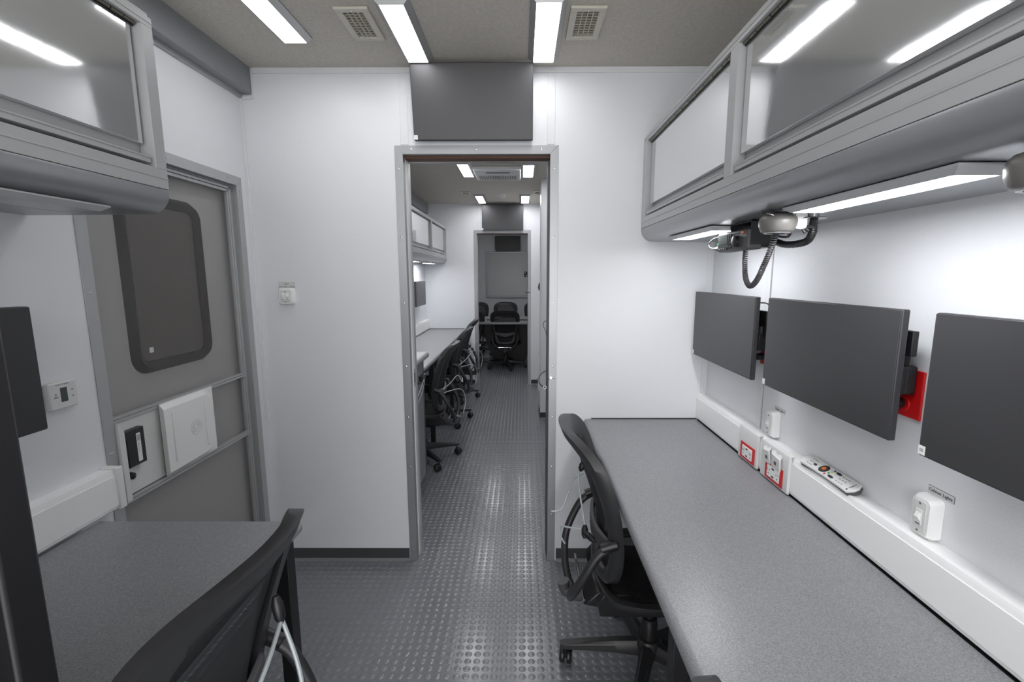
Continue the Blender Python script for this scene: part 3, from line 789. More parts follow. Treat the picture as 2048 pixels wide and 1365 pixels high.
# ------------------------------------------------------------ switches and labels
def switch(p, ax, gangs, label, w_, h_, dp):
    """p on wall centre; ax = '-x' (on right wall) or '-y' (on partition)"""
    M = face_m(p, (1, 0, 0), (0, 0, 1)) if ax == '-y' else face_m(p, (0, -1, 0), (0, 0, 1))
    t = thing('light_switch', p, label, 'light switch')
    def ex(P, a_, b_): return MB().prism(P, a_, b_, 'z').xf(M)
    vs = []; fs = []
    big = rrect(-w_/2, w_/2, -h_/2, h_/2, .012, 6); sm_ = rrect(-w_/2+.006, w_/2-.006, -h_/2+.006, h_/2-.006, .010, 6)
    nn = len(big)
    for P, z in ((big, .0003), (big, dp*.55), (sm_, dp)): vs += [(u, v, z) for u, v in P]
    for k in range(2):
        for i in range(nn): fs.append((k*nn+i, k*nn+(i+1) % nn, (k+1)*nn+(i+1) % nn, (k+1)*nn+i))
    fs.append(tuple(range(2*nn, 3*nn)))
    obj('surround', MB().add(vs, fs).xf(M), WPL, t, sharp=50)
    obj('face', ex(rrect(-w_/2+.012, w_/2-.012, -h_/2+.011, h_/2-.011, .004, 3), dp, dp+.002), WPL2, t, bev=.0008)
    for g in range(gangs):
        gx = (g-(gangs-1)/2)*.022
        c_ = obj('rocker_frame', ex(rrect(gx-.008, gx+.008, -.019, .017, .002, 3), dp+.002, dp+.0035), WPL, t, bev=.0006)
        up = 1 if g == 0 and gangs == 2 else -1
        lv = MB().add([(gx-.0055, -.009, dp+.0035), (gx+.0055, -.009, dp+.0035), (gx+.0055, .010, dp+.0035), (gx-.0055, .010, dp+.0035),
                       (gx-.005, -.006+.006*(up < 0)-.004*(up > 0), dp+.0095 if up < 0 else dp+.005), (gx+.005, -.006+.006*(up < 0)-.004*(up > 0), dp+.0095 if up < 0 else dp+.005),
                       (gx+.005, .008, dp+.005 if up < 0 else dp+.0105), (gx-.005, .008, dp+.005 if up < 0 else dp+.0105)],
                      [(0, 1, 5, 4), (1, 2, 6, 5), (2, 3, 7, 6), (3, 0, 4, 7), (4, 5, 6, 7)]).xf(M)
        obj('toggle', lv, WPL, c_)
        obj('print', ex([(gx-.006, -.017), (gx+.006, -.017), (gx+.006, -.0145), (gx-.006, -.0145)], dp+.0036, dp+.0038), DGREY, c_)
    for q in (h_/2-.016, -h_/2+.015): obj('screw', MB().lathe([(.0028, dp+.002), (.002, dp+.0032)], (0, q, 0), 10).xf(M), HINGE, t)
    return t
def label_strip(p, ax, w_, h_, lines, label):
    M = face_m(p, (1, 0, 0), (0, 0, 1)) if ax == '-y' else face_m(p, (0, -1, 0), (0, 0, 1))
    t = thing('label_strip', p, label, 'label')
    obj('border', MB().box(-w_/2-.0006, w_/2+.0006, -h_/2-.0006, h_/2+.0006, .0002, .0008).xf(M), INK, t)
    obj('tape', MB().box(-w_/2, w_/2, -h_/2, h_/2, .0008, .0016).xf(M), LABELM, t)
    for s, x, y, sz, al in lines:
        text('lettering', s, sz, M @ Matrix.Translation((x, y, .0018)), INK, t, align=al)
    return t
switch((XR, .958, .913), '-x', 1, 'white toggle switch on the right wall below the near monitor', .056, .092, .026)
label_strip((XR, .943, .9705), '-x', .062, .0145, [('Cabinet Lights', 0, -.0005, .0098, 'CENTER')], 'printed Cabinet Lights label over the near wall switch')
switch((XR, 1.59, .917), '-x', 1, 'white toggle switch on the right wall beyond the remote control', .056, .092, .026)
label_strip((XR, 1.572, .9705), '-x', .062, .0125, [('Cabinet Lights', 0, -.0005, .009, 'CENTER')], 'printed Cabinet Lights label over the farther wall switch')
switch((-1.088, D, 1.332), '-y', 2, 'white double toggle switch on the partition wall left of the doorway', .072, .078, .022)
label_strip((-1.089, D, 1.384), '-y', .074, .024, [('Lights', 0, .0052, .0085, 'CENTER'), ('Porch/Step', -.035, -.0065, .0082, 'LEFT'), ('Ceiling', .035, -.0065, .0082, 'RIGHT')], 'printed Lights label above the double toggle switch')
# thermostat
th = thing('thermostat', (XL, 1.228, 1.114), 'white thermostat with small dark display on the left wall', 'thermostat')
obj('housing', MB().box(XL+.0003, XL+.016, 1.184, 1.262, 1.077, 1.150), WPL2, th, bev=.004)
obj('display', MB().box(XL+.0155, XL+.0168, 1.214, 1.232, 1.096, 1.134), LCD, th)
Mt = face_m((XL+.0162, 1.2215, 1.1425), (0, 1, 0), (0, 0, 1))
text('lettering', 'DUO-THERM', .0062, Mt, GINK, th)
obj('icons', MB().prism([(1.197, 1.116), (1.201, 1.122), (1.205, 1.116)], XL+.016, XL+.0163, 'x').box(XL+.016, XL+.0163, 1.195, 1.207, 1.109, 1.113).prism([(1.243, 1.122), (1.247, 1.127), (1.251, 1.122)], XL+.016, XL+.0163, 'x').prism([(1.243, 1.108), (1.251, 1.108), (1.247, 1.103)], XL+.016, XL+.0163, 'x'), GINK, th)
# equipment rack at the left edge
rk = thing('equipment_rack', (-.83, .2, 0), 'tall black equipment rack at the left edge of the photo', 'rack')
obj('cabinet', MB().box(-1.10, -.565, -.10, .475, .02, 1.40), BLK, rk, bev=.003)
obj('corner_post', MB().box(-.565, -.525, .435, .475, 0, 1.40), BLK, rk, bev=.004)
obj('corner_post', MB().box(-.565, -.525, -.10, -.06, 0, 1.40), BLK, rk, bev=.004)
obj('door_panel', MB().box(-.555, -.545, -.055, .43, .05, 1.36), BLKP, rk, bev=.002)

# ------------------------------------------------------------ remote control
def remote():
    p = Vector((.8565, 1.256, .8775))
    ang = radians(24)
    # local: u along -y (towards the camera end), v across (up the wall), n out of the face
    u = Vector((0, -1, 0)); v = Vector((cos(ang), 0, sin(ang))); nrm = u.cross(v)
    if nrm.z < 0: nrm = -nrm
    M = Matrix.Identity(4)
    for i in range(3): M[i][0] = u[i]; M[i][1] = v[i]; M[i][2] = nrm[i]; M[i][3] = p[i]
    t = thing('remote_control', tuple(p), 'silver and black remote control lying on the white raceway', 'remote control')
    L_ = .112; Wd = .0235
    def body(z0_, z1_, g, m_, nm, arch):
        xs = [-L_+2*L_*i/20 for i in range(21)]
        vs = []; fs = []
        for x in xs:
            e = abs(x)/L_; hw = (Wd-g)*(1 if e < .9 else sqrt(max(0.05, 1-((e-.9)/.1)**2))*.9+.1)*(1 - .12*(1-abs(x/L_)))
            zz0 = z0_+arch*(1-(x/L_)**2)
            vs += [(x, -hw, zz0), (x, hw, zz0), (x, hw*.92, z1_), (x, -hw*.92, z1_)]
        for i in range(20):
            a_ = i*4
            for k in range(4): fs.append((a_+k, a_+(k+1) % 4, a_+4+(k+1) % 4, a_+4+k))
        fs += [(0, 1, 2, 3), (80, 83, 82, 81)]
        return obj(nm, MB().add(vs, fs).xf(M), m_, t, bev=.002)
    body(-.008, .0035, .001, DGREY, 'underside', .006)
    top = body(.002, .009, 0, WPL2, 'top_shell', .0)
    def dot(x, y, r, m_, nm, h_=.0104, ry=None):
        P = [(x+r*cos(a_), y+(ry or r)*sin(a_)) for a_ in [2*pi*i/14 for i in range(14)]]
        return obj(nm, MB().prism(P, .0088, h_, 'z').xf(M), m_, t)
    dot(-.018, 0, .0155, INK, 'navigation_ring', .0098); dot(-.018, 0, .0062, ORANGE, 'select_button', .0112)
    dot(.012, .012, .0028, BLUE, 'blue_button', ry=.0034); dot(.011, .004, .0028, YEL, 'yellow_button', ry=.0034)
    dot(.008, -.004, .0028, GREEN, 'green_button', ry=.0034); dot(.002, -.013, .0028, PINK, 'red_button', ry=.0034)
    dot(.030, .011, .0105, INK, 'volume_rocker', ry=.0042); dot(.025, -.011, .0105, INK, 'channel_rocker', ry=.0042)
    dot(-.052, -.004, .006, INK, 'play_button', ry=.004)
    g = MB()
    for i in range(6):
        for j in range(3):
            x = -.078+i*.009 if i < 3 else .05+(i-3)*.011; y = -.012+j*.011
            g.add([(M @ Vector((x+.0035*cos(a_), y+.0018*sin(a_), .0098))) for a_ in [2*pi*q/10 for q in range(10)]], [tuple(range(10))])
    for j in range(3):
        for i in range(2): 
            x = .062+i*.012; y = -.012+j*.011
    obj('key_pad', g, GINK, t)
    text('logo', 'DIRECTV', .0055, M @ Matrix.Translation((.097, .002, .0094)) @ Matrix.Rotation(pi/2, 4, 'Z'), INK, t)
    dot(.097, -.0155, .0026, INK, 'logo_mark', .0096)
remote()

# ------------------------------------------------------------ two way radio, puck lamps, looms under the right cabinet
rd_ = thing('two_way_radio', (.66, 1.40, 1.52), 'black two-way radio hung under the right cabinet', 'radio')
obj('control_head', MB().box(.620, .662, 1.30, 1.497, 1.497, 1.554), DGREY, rd_, bev=.005)
obj('rear_body', MB().box(.662, .705, 1.315, 1.475, 1.503, 1.551), BLKP, rd_, bev=.003)
obj('bezel', MB().prism(rrect(1.408, 1.490, 1.508, 1.549, .004, 3), .6165, .621, 'x'), BLKP, rd_, bev=.001)
obj('display', MB().box(.6155, .6168, 1.420, 1.472, 1.520, 1.546), LCD, rd_)
obj('volume_knob', MB().lathe([(.0165, 0), (.016, -.010), (.012, -.012)], (.620, 1.362, 1.522), 20, 'x'), BLKP, rd_)
obj('speaker_slot', MB().box(.619, .6201, 1.350, 1.385, 1.542, 1.547), INK, rd_)
obj('orange_button', MB().lathe([(.0045, 0), (.004, -.003)], (.620, 1.327, 1.545), 14, 'x'), ORANGE, rd_)
for i in range(4): obj('key', MB().box(.6165, .620, 1.425+i*.015, 1.436+i*.015, 1.501, 1.507), BLKP, rd_, bev=.001)
for i in range(4): obj('side_key', MB().box(.6165, .620, 1.396, 1.404, 1.504+i*.0115, 1.512+i*.0115), BLKP, rd_, bev=.001)
obj('indicator', MB().lathe([(.0022, 0), (.0018, -.0015)], (.6163, 1.485, 1.521), 10, 'x'), LGRN, rd_)
obj('bracket', MB().box(.63, .70, 1.298, 1.303, 1.51, 1.575).box(.63, .70, 1.430, 1.435, 1.51, 1.575).box(.63, .70, 1.298, 1.435, 1.5722, 1.5755), BLKP, rd_)
obj('side_connector', MB().tube([(.64, 1.497, 1.512), (.637, 1.53, 1.510), (.635, 1.555, 1.512)], [.010, .009, .004], 10), BLKP, rd_)
obj('pigtail', MB().tube(smooth_path([(.635, 1.552, 1.512), (.633, 1.59, 1.517), (.634, 1.605, 1.532), (.638, 1.57, 1.546), (.645, 1.51, 1.549)], 6), .0022, 8), BLKP, rd_)
rd_.location.y += .035
def puck(x, y, label):
    t = thing('speaker_puck', (x, y, 1.5755), label, 'speaker')
    obj('shell', MB().lathe([(.024, 1.5700), (.035, 1.5665), (.0405, 1.5600), (.0420, 1.5525), (.0412, 1.5420), (.0370, 1.5300), (.0340, 1.5270)], (x, y, 0), 32), GRPL, t, sharp=50)
    obj('face_plate', MB().lathe([(.030, 1.5275), (.029, 1.5245), (.010, 1.524), (.004, 1.5235)], (x, y, 0), 28), ALUS, t)
    obj('centre_hole', MB().lathe([(.020, 1.5245), (.019, 1.5232)], (x-.004, y, 0), 18), BLKP, t)
    obj('mount', MB().box(x-.028, x+.028, y-.009, y+.009, 1.5675, 1.5755).box(x-.05, x-.02, y-.02, y-.012, 1.569, 1.5755), BLKP, t)
    obj('spring_clip', MB().tube(smooth_path([(x-.04, y-.012, 1.572), (x-.035, y-.022, 1.568), (x-.026, y-.03, 1.563)], 5), .0018, 8).tube(smooth_path([(x+.01, y-.02, 1.574), (x+.016, y-.03, 1.567), (x+.02, y-.033, 1.560)], 5), .0018, 8), CHROME, t)
    return t
puck(.612, 1.166, 'round beige-grey speaker puck under the right cabinet, beside the radio')
puck(.615, .575, 'round beige-grey speaker puck under the right cabinet, at the right edge of the photo')
def helix(path, R_, turns, r, name, m_, parent):
    P = [Vector(p) for p in smooth_path(path, 10)]
    d = [0]
    for i in range(1, len(P)): d.append(d[-1]+(P[i]-P[i-1]).length)
    N_ = turns*9; out = []; u = None
    for i in range(N_+1):
        s_ = d[-1]*i/N_; j = 0
        while j < len(d)-2 and d[j+1] < s_: j += 1
        f_ = (s_-d[j])/max(1e-9, d[j+1]-d[j]); p = P[j].lerp(P[j+1], f_); t = (P[min(j+2, len(P)-1)]-P[max(j-1, 0)]).normalized()
        if u is None: u = t.cross(Vector((0, 1, .01))).normalized()
        u = (u-t*u.dot(t)).normalized(); w_ = t.cross(u); a_ = 2*pi*turns*i/N_
        out.append(p+(u*cos(a_)+w_*sin(a_))*R_)
    return obj(name, MB().tube(out, r, 6), m_, parent)
cc = thing('coiled_cord', (.62, 1.25, 1.45), 'black coiled microphone cord looping down below the radio', 'cord')
helix([(.636, 1.375, 1.497), (.634, 1.370, 1.460), (.630, 1.350, 1.418), (.622, 1.305, 1.397), (.612, 1.250, 1.412), (.608, 1.210, 1.450), (.610, 1.186, 1.49), (.613, 1.172, 1.525)], .0058, 58, .0019, 'coil', DGREY, cc)
lo = thing('cable_loom', (.68, 1.2, 1.54), 'black corrugated cable loom curving into a chrome grommet under the right cabinet', 'cable')
pth = smooth_path([(.69, 1.356, 1.528), (.70, 1.29, 1.507), (.70, 1.20, 1.507), (.695, 1.165, 1.525), (.69, 1.155, 1.55), (.69, 1.152, 1.5745)], 12)
obj('loom', MB().tube(pth, [.0095 if i % 2 else .0080 for i in range(len(pth))], 12), BLKP, lo)
obj('power_wire', MB().tube(smooth_path([(.685, 1.356, 1.540), (.675, 1.24, 1.522), (.665, 1.20, 1.535), (.665, 1.17, 1.56), (.668, 1.165, 1.5745)], 6), .0028, 8), BLKP, lo)
obj('red_sleeve', MB().tube([(.6705, 1.222, 1.5265), (.6665, 1.205, 1.533), (.6652, 1.195, 1.539)], .0036, 8), RED, lo)
obj('grommet', MB().lathe([(.016, 1.5745), (.016, 1.562), (.030, 1.560), (.031, 1.5575), (.013, 1.5575), (.013, 1.5745)], (.685, 1.155, 0), 26), CHROME, lo)
tg = thing('wire_tag', (.66, 1.2, 1.55), 'pale plastic wire tag hanging by the cable grommet', 'tag')
obj('tag', MB().prism(rrect(.640, .668, 1.533, 1.572, .008, 4), 1.142, 1.145, 'y'), WPL2, tg, bev=.0006)
obj('tie_ends', MB().tube([(.664, 1.145, 1.535), (.672, 1.14, 1.528)], .0035, 8).tube([(.660, 1.145, 1.533), (.664, 1.14, 1.524)], .0035, 8).tube([(.668, 1.145, 1.540), (.680, 1.14, 1.536)], .0035, 8), BLKP, tg)

# ------------------------------------------------------------ task chairs
def lerp_tab(tab, z):
    if z <= tab[0][0]: return tab[0][1]
    for (a_, b_), (c_, d_) in zip(tab, tab[1:]):
        if z <= c_: return b_+(d_-b_)*(z-a_)/(c_-a_)
    return tab[-1][1]
YT = [(.44, -.185), (.52, -.180), (.60, -.188), (.70, -.212), (.80, -.245), (.90, -.282), (.97, -.315)]
YT = [(v.x, v.y) for v in smooth_path([(a_, b_, 0) for a_, b_ in YT], 10)]
def by(x, z): return lerp_tab(YT, z)+1.15*x*x
OUTP = [(0, .966), (.09, .964), (.165, .948), (.208, .908), (.222, .85), (.217, .77), (.200, .68), (.178, .59), (.160, .52), (.135, .468), (.075, .452), (0, .450)]
INP = [(0, .900), (.076, .898), (.124, .884), (.150, .858), (.161, .818), (.161, .755), (.149, .675), (.131, .59), (.115, .53), (.092, .496), (.054, .484), (0, .482)]
def sym(P): 
    full = [(x, 0, z) for x, z in P] + [(-x, 0, z) for x, z in P[-2:0:-1]]
    return [(v.x, v.z) for v in smooth_path(full, 4, True)]
def make_chair(label, group):
    t = thing('task_chair', (0, 0, 0), label, 'office chair', group, world=False)
    O, I = sym(OUTP), sym(INP); nn = len(O); vs = []; fs = []
    th_ = .012
    for k, (a_, off) in enumerate(((0, th_*.9), (.5, th_*.7), (1, th_*.1), (1, -th_*1.0), (.5, -th_*1.9), (0, -th_*1.7))):
        for (ox, oz), (ix, iz) in zip(O, I):
            x = ox+(ix-ox)*a_; z = oz+(iz-oz)*a_; vs.append((x, by(x, z)+off, z))
    for k in range(6):
        for i in range(nn):
            j = (i+1) % nn; q = (k+1) % 6; fs.append((k*nn+i, k*nn+j, q*nn+j, q*nn+i))
    obj('back_frame', MB().add(vs, fs), BLKF, t, sharp=70)
    # thin edge seam
    vs = []; fs = []; R_ = 7
    for k in range(R_):
        f_ = 1-k/R_
        for ix, iz in I:
            x = ix*f_; z = .70+(iz-.70)*f_; vs.append((x, by(x, z), z))
    vs.append((0, by(0, .7), .7))
    for k in range(R_-1):
        for i in range(nn): fs.append((k*nn+i, k*nn+(i+1) % nn, (k+1)*nn+(i+1) % nn, (k+1)*nn+i))
    for i in range(nn): fs.append(((R_-1)*nn+i, (R_-1)*nn+(i+1) % nn, len(vs)-1))
    obj('back_mesh', MB().add(vs, fs), PELL, t)
    # lumbar pad
    lp_ = MB(); vs = []; fs = []
    for i in range(13):
        x = -.15+.30*i/12; hgt = .030*(1-.35*abs(x/.15)**2); zc_ = .60-.012*cos(x*18)
        y = by(x, zc_)-.022
        vs += [(x, y+.007, zc_-hgt), (x, y+.007, zc_+hgt), (x, y-.007, zc_+hgt*.85), (x, y-.007, zc_-hgt*.85)]
    for i in range(12):
        for k in range(4): fs.append((i*4+k, i*4+(k+1) % 4, i*4+4+(k+1) % 4, i*4+4+k))
    fs += [(0, 1, 2, 3), (48, 51, 50, 49)]
    lb = obj('lumbar_pad', MB().add(vs, fs), DGREY, t, bev=.003)
    sl = MB()
    for i in range(6):
        for q in (-.008, .006):
            x = -.075+.03*i; y = by(x, .59)-.0300; sl.box(x-.008, x+.008, y, y+.002, .590+q, .596+q)
    obj('grip_slots', sl, BLKP, lb)
    # rear yoke tubes from the back frame down to the tilt
    for s in (-1, 1):
        p = smooth_path([(s*.186, by(.186, .635)-.012, .635), (s*.190, -.222, .60), (s*.187, -.262, .53), (s*.166, -.288, .465), (s*.112, -.296, .405), (s*.052, -.290, .365), (s*.018, -.280, .352)], 6)
        obj('rear_yoke', MB().tube(p, .0138, 12), BLKF, t)
        obj('yoke_cap', MB().tube([(s*.190, -.165, .638), (s*.188, -.212, .622)], [.0165, .0155], 12), BLKP, t)
    obj('yoke_clamp', MB().tube(smooth_path([(0, -.312, .385), (0, -.300, .355), (0, -.255, .335), (0, -.19, .335)], 5), [.022]*5+[.026]*6+[.024]*5, 14), DGREY, t)
    obj('tilt_rod', MB().tube([(-.13, -.255, .405), (.13, -.255, .405)], .005, 8), CHROME, t)
    # seat
    SO = [(0, .245), (.12, .240), (.20, .205), (.238, .12), (.240, 0), (.225, -.11), (.185, -.175), (.10, -.200), (0, -.205)]
    SI = [(x*.84, y*.86) for x, y in SO]
    def symy(P): return [(v.x, v.y) for v in smooth_path([(x, y, 0) for x, y in P]+[(-x, y, 0) for x, y in P[-2:0:-1]], 4, True)]
    O, I = symy(SO), symy(SI); nn = len(O)
    def sz(x, y): return .445-.018*(1-(x/.24)**2)-(.9*(y-.14)**2*3 if y > .14 else 0)
    vs = []; fs = []
    for a_, off in ((0, .008), (.5, .012), (1, .004), (1, -.006), (.5, -.020), (0, -.012)):
        for (ox, oy), (ix, iy) in zip(O, I):
            x = ox+(ix-ox)*a_; y = oy+(iy-oy)*a_; vs.append((x, y, sz(x, y)+off))
    for k in range(6):
        for i in range(nn):
            j = (i+1) % nn; q = (k+1) % 6; fs.append((k*nn+i, k*nn+j, q*nn+j, q*nn+i))
    obj('seat_frame', MB().add(vs, fs), BLKF, t, sharp=70)
    vs = []; fs = []; R_ = 5
    for k in range(R_):
        f_ = 1-k/R_
        for ix, iy in I: vs.append((ix*f_, iy*f_, sz(ix*f_, iy*f_)))
    vs.append((0, 0, sz(0, 0)))
    for k in range(R_-1):
        for i in range(nn): fs.append((k*nn+i, k*nn+(i+1) % nn, (k+1)*nn+(i+1) % nn, (k+1)*nn+i))
    for i in range(nn): fs.append(((R_-1)*nn+i, (R_-1)*nn+(i+1) % nn, len(vs)-1))
    obj('seat_mesh', MB().add(vs, fs), PELL, t)
    for q in (-.150, .128): obj('side_bracket', MB().prism([(-.205, .36), (.14, .355), (.16, .40), (.05, .425), (-.19, .44), (-.215, .41)], q, q+.022, 'x'), BLKP, t, bev=.004)
    obj('tilt_housing', MB().prism([(-.25, .345), (-.10, .315), (.09, .32), (.12, .37), (.08, .40), (-.2, .395)], -.075, .075, 'x').box(-.13, .13, -.19, -.05, .365, .39), BLKP, t, bev=.008)
    obj('gas_column', MB().lathe([(.029, .085), (.029, .20), (.027, .205), (.027, .215), (.019, .216), (.019, .33)], (0, 0, 0), 20), BLKP, t)
    obj('base_hub', MB().lathe([(.036, .062), (.046, .075), (.048, .115), (.040, .135), (.030, .138)], (0, 0, 0), 24), BLKF, t)
    for i in range(5):
        a_ = 2*pi*i/5+pi/2
        lg = MB(); vs = []; fs = []
        for r_, wt, zt_, zb_ in ((.03, .026, .128, .074), (.12, .022, .120, .078), (.22, .019, .106, .076), (.295, .017, .093, .072), (.318, .013, .088, .074)):
            for w_, z_ in ((-wt, zb_), (-wt*.95, (zt_+zb_)/2+.008), (-wt*.5, zt_), (wt*.5, zt_), (wt*.95, (zt_+zb_)/2+.008), (wt, zb_)):
                vs.append((r_*cos(a_)-w_*sin(a_), r_*sin(a_)+w_*cos(a_), z_))
        for k in range(4):
            for q in range(6): fs.append((k*6+q, k*6+(q+1) % 6, k*6+6+(q+1) % 6, k*6+6+q))
        fs += [tuple(range(6)), tuple(range(29, 23, -1))]
        lo_ = obj('leg', lg.add(vs, fs), BLKF, t, sharp=40, bev=.002)
        b_ = a_+1.2+i*.9; cx, cy = .298*cos(a_), .298*sin(a_)
        cm = MB(); ax = Vector((cos(b_), sin(b_), 0)); fw = Vector((-sin(b_), cos(b_), 0)); c_ = Vector((cx, cy, .0275))+fw*.012
        for s in (-1, 1):
            n_ = 20; prof = [(.010, .006), (.0265, .006), (.0275, .009), (.0275, .017), (.023, .0215), (.012, .0225)]
            vs = []; fs = []
            for rr, h_ in prof:
                for q in range(n_):
                    g_ = 2*pi*q/n_; vs.append(c_+ax*(s*h_)+(fw*cos(g_)+Vector((0, 0, 1))*sin(g_))*rr)
            for q in range(len(prof)-1):
                for w_ in range(n_): fs.append((q*n_+w_, q*n_+(w_+1) % n_, (q+1)*n_+(w_+1) % n_, (q+1)*n_+w_))
            fs.append(tuple(range((len(prof)-1)*n_, len(prof)*n_))); cm.add(vs, fs)
        cm.tube([c_-fw*.012+Vector((0, 0, .0)), (cx, cy, .078)], .006, 8)
        hood = []
        for q in range(9):
            g_ = -.2+pi*q/9; hood.append(c_+(fw*cos(g_)+Vector((0, 0, 1))*sin(g_))*.024)
        cm.tube(hood, .0062, 6)
        obj('caster', cm, BLKP, lo_, sharp=50)
    return t
chair0 = make_chair('x', 'mesh task chairs')
UPPER = ('back_frame', 'back_mesh', 'lumbar_pad', 'rear_yoke', 'yoke_cap', 'yoke_clamp', 'tilt_rod', 'seat_frame', 'seat_mesh', 'side_bracket', 'tilt_housing')
used = [False]
def place_chair(x, y, rz, base, lift, label, group):
    """rz: heading of the seat front; base: extra rotation of the star base about the column"""
    c = chair0 if not used[0] else copy_tree(chair0)
    used[0] = True
    c.location = (x, y, 0); c.rotation_euler = (0, 0, rz)
    c['label'] = label; c['group'] = group
    return c, lift, base
PL = []
def P(*a): PL.append(a)
P(.458, 1.54, -pi/2+.0, radians(31), -.03, 'black mesh chair pushed under the right desk, beside the near doorway', 'task chairs in the near room')
P(-.745, .755, pi/2-.03, radians(54), .005, 'black mesh chair pulled up to the left desk, in the foreground', 'task chairs in the near room')
P(.56, .49, -pi/2+.1, radians(20), -.12, 'black mesh chair under the right desk at the bottom edge of the photo', 'task chairs in the near room')
P(-.80, 3.55, pi/2, radians(-14), -.035, 'nearest black mesh chair at the second room desk', 'task chairs at the second room desk')
P(-.80, 4.52, pi/2, radians(-10), -.03, 'middle black mesh chair at the second room desk', 'task chairs at the second room desk')
P(-.82, 5.40, pi/2, radians(-22), -.03, 'farthest black mesh chair at the second room desk, by the far doorway', 'task chairs at the second room desk')
P(-.250, 7.30, 0, radians(-18), -.05, 'black mesh chair in the middle of the conference table, back to the camera', 'chairs round the conference table')
P(-.80, 7.30, .12, radians(-25), -.06, 'black mesh chair half hidden by the left jamb, near side of the conference table', 'chairs round the conference table')
P(-.298, 8.60, pi, radians(18), -.03, 'black mesh chair behind the conference table, facing the camera in the centre', 'chairs round the conference table')
P(-.82, 8.60, pi+.05, radians(15), -.03, 'black mesh chair behind the conference table, facing the camera on the left', 'chairs round the conference table')
P(.27, 8.60, pi, radians(18), -.03, 'black mesh chair behind the conference table, facing the camera on the right', 'chairs round the conference table')
made = [place_chair(*a) for a in PL]
for c, lift, base in made:
    for ch in c.children:
        nm = ch.name.split('.')[0]
        if nm in UPPER: ch.location.z = lift
        if nm in ('leg', 'base_hub'): ch.rotation_euler.z = base
def chair_world(i, p):
    a_ = PL[i]; rz = a_[2]
    return Vector((a_[0]+p[0]*cos(rz)-p[1]*sin(rz), a_[1]+p[0]*sin(rz)+p[1]*cos(rz), p[2]+a_[4]))
def tether(i, paths, clips, label, r=.0032):
    pos = chair_world(i, (0, -.25, .6))
    t = thing('tie_down_cable', tuple(pos), label, 'cable', 'chair tie-down cables')
    for p in paths:
        obj('steel_cable', MB().tube(smooth_path([chair_world(i, q) for q in p], 6), r, 8), CABLE, t)
    for (a_, b_) in clips:
        A, B = chair_world(i, a_), chair_world(i, b_)
        obj('snap_clip', MB().tube([A, A.lerp(B, .3), A.lerp(B, .75), B], [.006, .011, .010, .004], 10), BLKP, t)
    return t
# right chair: local x<0 is away from the camera? (seat front faces +x world) 
tether(0, [[(-.02, -.245, .80), (-.015, -.262, .76), (.055, -.245, .62)],
           [(.055, -.25, .61), (.02, -.30, .60), (-.01, -.32, .585), (-.005, -.325, .56), (.03, -.31, .545)],
           [(-.10, -.235, .74), (-.13, -.262, .71), (-.13, -.285, .65), (-.12, -.305, .60), (-.115, -.325, .588), (-.115, -.348, .588)]],
       [((-.02, -.245, .82), (-.02, -.255, .785)), ((.05, -.245, .625), (.075, -.25, .59)), ((.07, -.25, .61), (.11, -.22, .60))],
       'grey steel tie-down cable clipped to the back of the chair at the right desk')
tether(1, [[(.04, -.300, .79), (-.03, -.312, .765), (-.12, -.315, .725), (-.22, -.31, .68), (-.3, -.3, .64)],
           [(.045, -.300, .79), (.035, -.33, .70), (.02, -.345, .60), (.0, -.34, .5)]],
       [((.05, -.288, .835), (.042, -.300, .785))], 'grey steel tie-down cable clipped to the back of the foreground chair', .0040)
for i, who in ((3, 'nearest'), (4, 'middle'), (5, 'farthest')):
    tether(i, [[(-.15, -.22, .63), (-.02, -.26, .655), (.08, -.30, .69), (.07, -.335, .64), (.13, -.33, .66)],
               [(-.16, -.23, .61), (.0, -.33, .60), (.07, -.36, .50), (.02, -.345, .40)]],
           [((-.15, -.20, .63), (-.17, -.22, .60))], 'grey steel tie-down cable looped on the %s chair of the second room desk' % who, .0034)

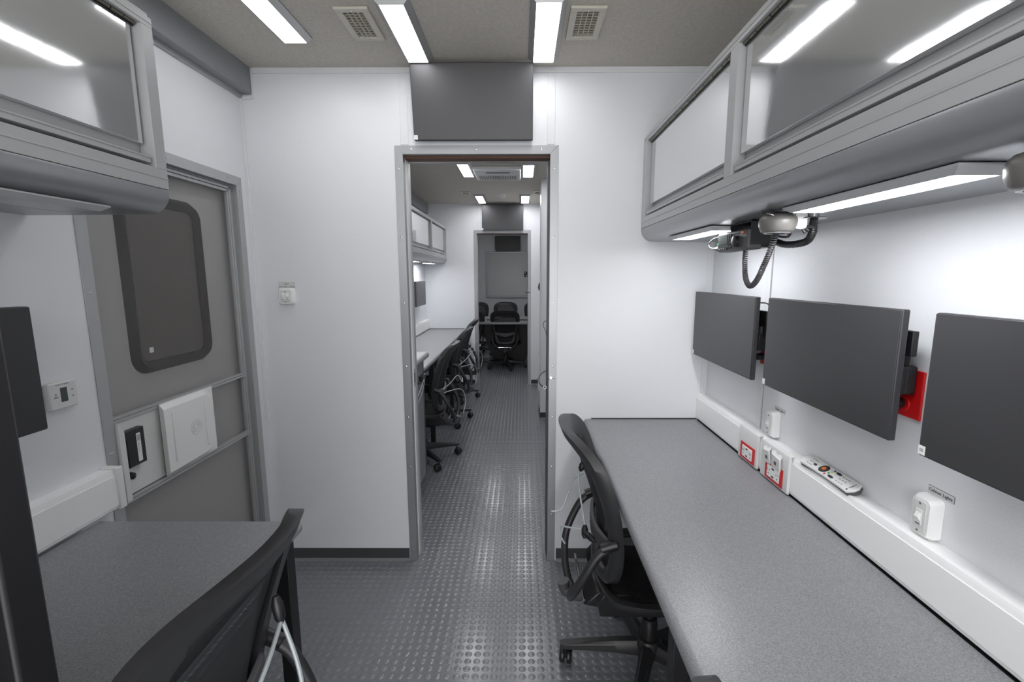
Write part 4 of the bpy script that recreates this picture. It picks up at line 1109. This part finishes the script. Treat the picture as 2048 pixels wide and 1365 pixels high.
# ------------------------------------------------------------ end room
tb = thing('conference_table', (-.2, 7.5, 0), 'grey conference table with dark base in the end room', 'table')
obj('tabletop', MB().prism(rrect(-1.1, .72, 7.0, 8.03, .04, 5), .706, .742, 'z'), LAM, tb, bev=.008)
obj('base', MB().prism([(-.44, .0), (.04, .0), (.26, .58), (.6, .705), (-1.0, .705), (-.66, .58)], 7.67, 7.76, 'y'), BLK, tb, bev=.005)
dv = thing('desk_phone', (-.22, 7.85, .742), 'dark upright device in the middle of the conference table', 'device')
obj('base', MB().box(-.34, -.11, 7.80, 7.92, .7425, .757), BLKP, dv, bev=.003)
obj('screen', MB().box(-.33, -.12, 7.86, 7.872, .757, .86), SCRN, dv, bev=.003)
for x, lb in ((-.47, 'left'), (.02, 'right')):
    dv = thing('handset', (x, 7.3, .742), 'small black handset lying on the %s part of the conference table' % lb, 'device')
    obj('body', MB().box(x-.07, x+.07, 7.28, 7.33, .7425, .757), BLKP, dv, bev=.004)
    obj('antenna', MB().tube([(x+.06, 7.305, .752), (x+.13, 7.31, .752)], .004, 8), BLKP, dv)
wb = thing('whiteboard', (-.2, D3, 1.45), 'large whiteboard with metal frame on the end wall', 'whiteboard')
x0, x1, z0_, z1_ = -.735, .50, .985, 1.905
obj('panel', MB().box(x0+.03, x1-.03, D3-.012, D3-.001, z0_+.03, z1_-.03), BOARD, wb)
f = MB()
for q in ((x0, x1, z0_, z0_+.032), (x0, x1, z1_-.032, z1_), (x0, x0+.032, z0_+.032, z1_-.032), (x1-.032, x1, z0_+.032, z1_-.032)): f.box(q[0], q[1], D3-.024, D3-.001, q[2], q[3])
obj('frame', f, ALU, wb, bev=.003)
obj('marker_tray', MB().box(x0+.05, x1-.05, D3-.06, D3-.024, z0_-.004, z0_+.008), ALU, wb)
bp = thing('wall_plate', (.085, D3-.012, 1.455), 'small black wall plate on the right part of the whiteboard', 'wall plate')
obj('plate', MB().prism(rrect(.048, .122, 1.40, 1.505, .012, 4), D3-.024, D3-.0125, 'y'), BLKP, bp, bev=.002)
for q in ((.07, 1.48), (.1, 1.425)): obj('screw', MB().lathe([(.006, 0), (.005, -.002)], (q[0], D3-.024, q[1]), 10, 'y'), CHROME, bp)
# things on the closet wall
cb = thing('vent_box', (.2, 5.02, .3), 'white box standing on the side of the closet in the second room', 'box')
obj('box', MB().prism([(.190, .19), (.235, .19), (.235, .60), (.19, .60), (.178, .56), (.178, .22)], 4.955, 5.12, 'y'), WPL, cb, bev=.003)
obj('knob', MB().lathe([(.006, 0), (.005, -.014), (.002, -.016)], (.19, 4.955, .50), 12, 'y'), WPL, cb)
ch_ = thing('closet_latch', (.2, 4.98, 1.35), 'white latch with a dark hook at the closet corner in the second room', 'latch')
obj('plate', MB().box(.188, .2345, 4.952, 4.975, 1.36, 1.47), WPL2, ch_, bev=.002)
obj('hook', MB().tube(smooth_path([(.2, 4.951, 1.36), (.185, 4.945, 1.34), (.178, 4.945, 1.30), (.19, 4.95, 1.275)], 6), .008, 10), BLKP, ch_)
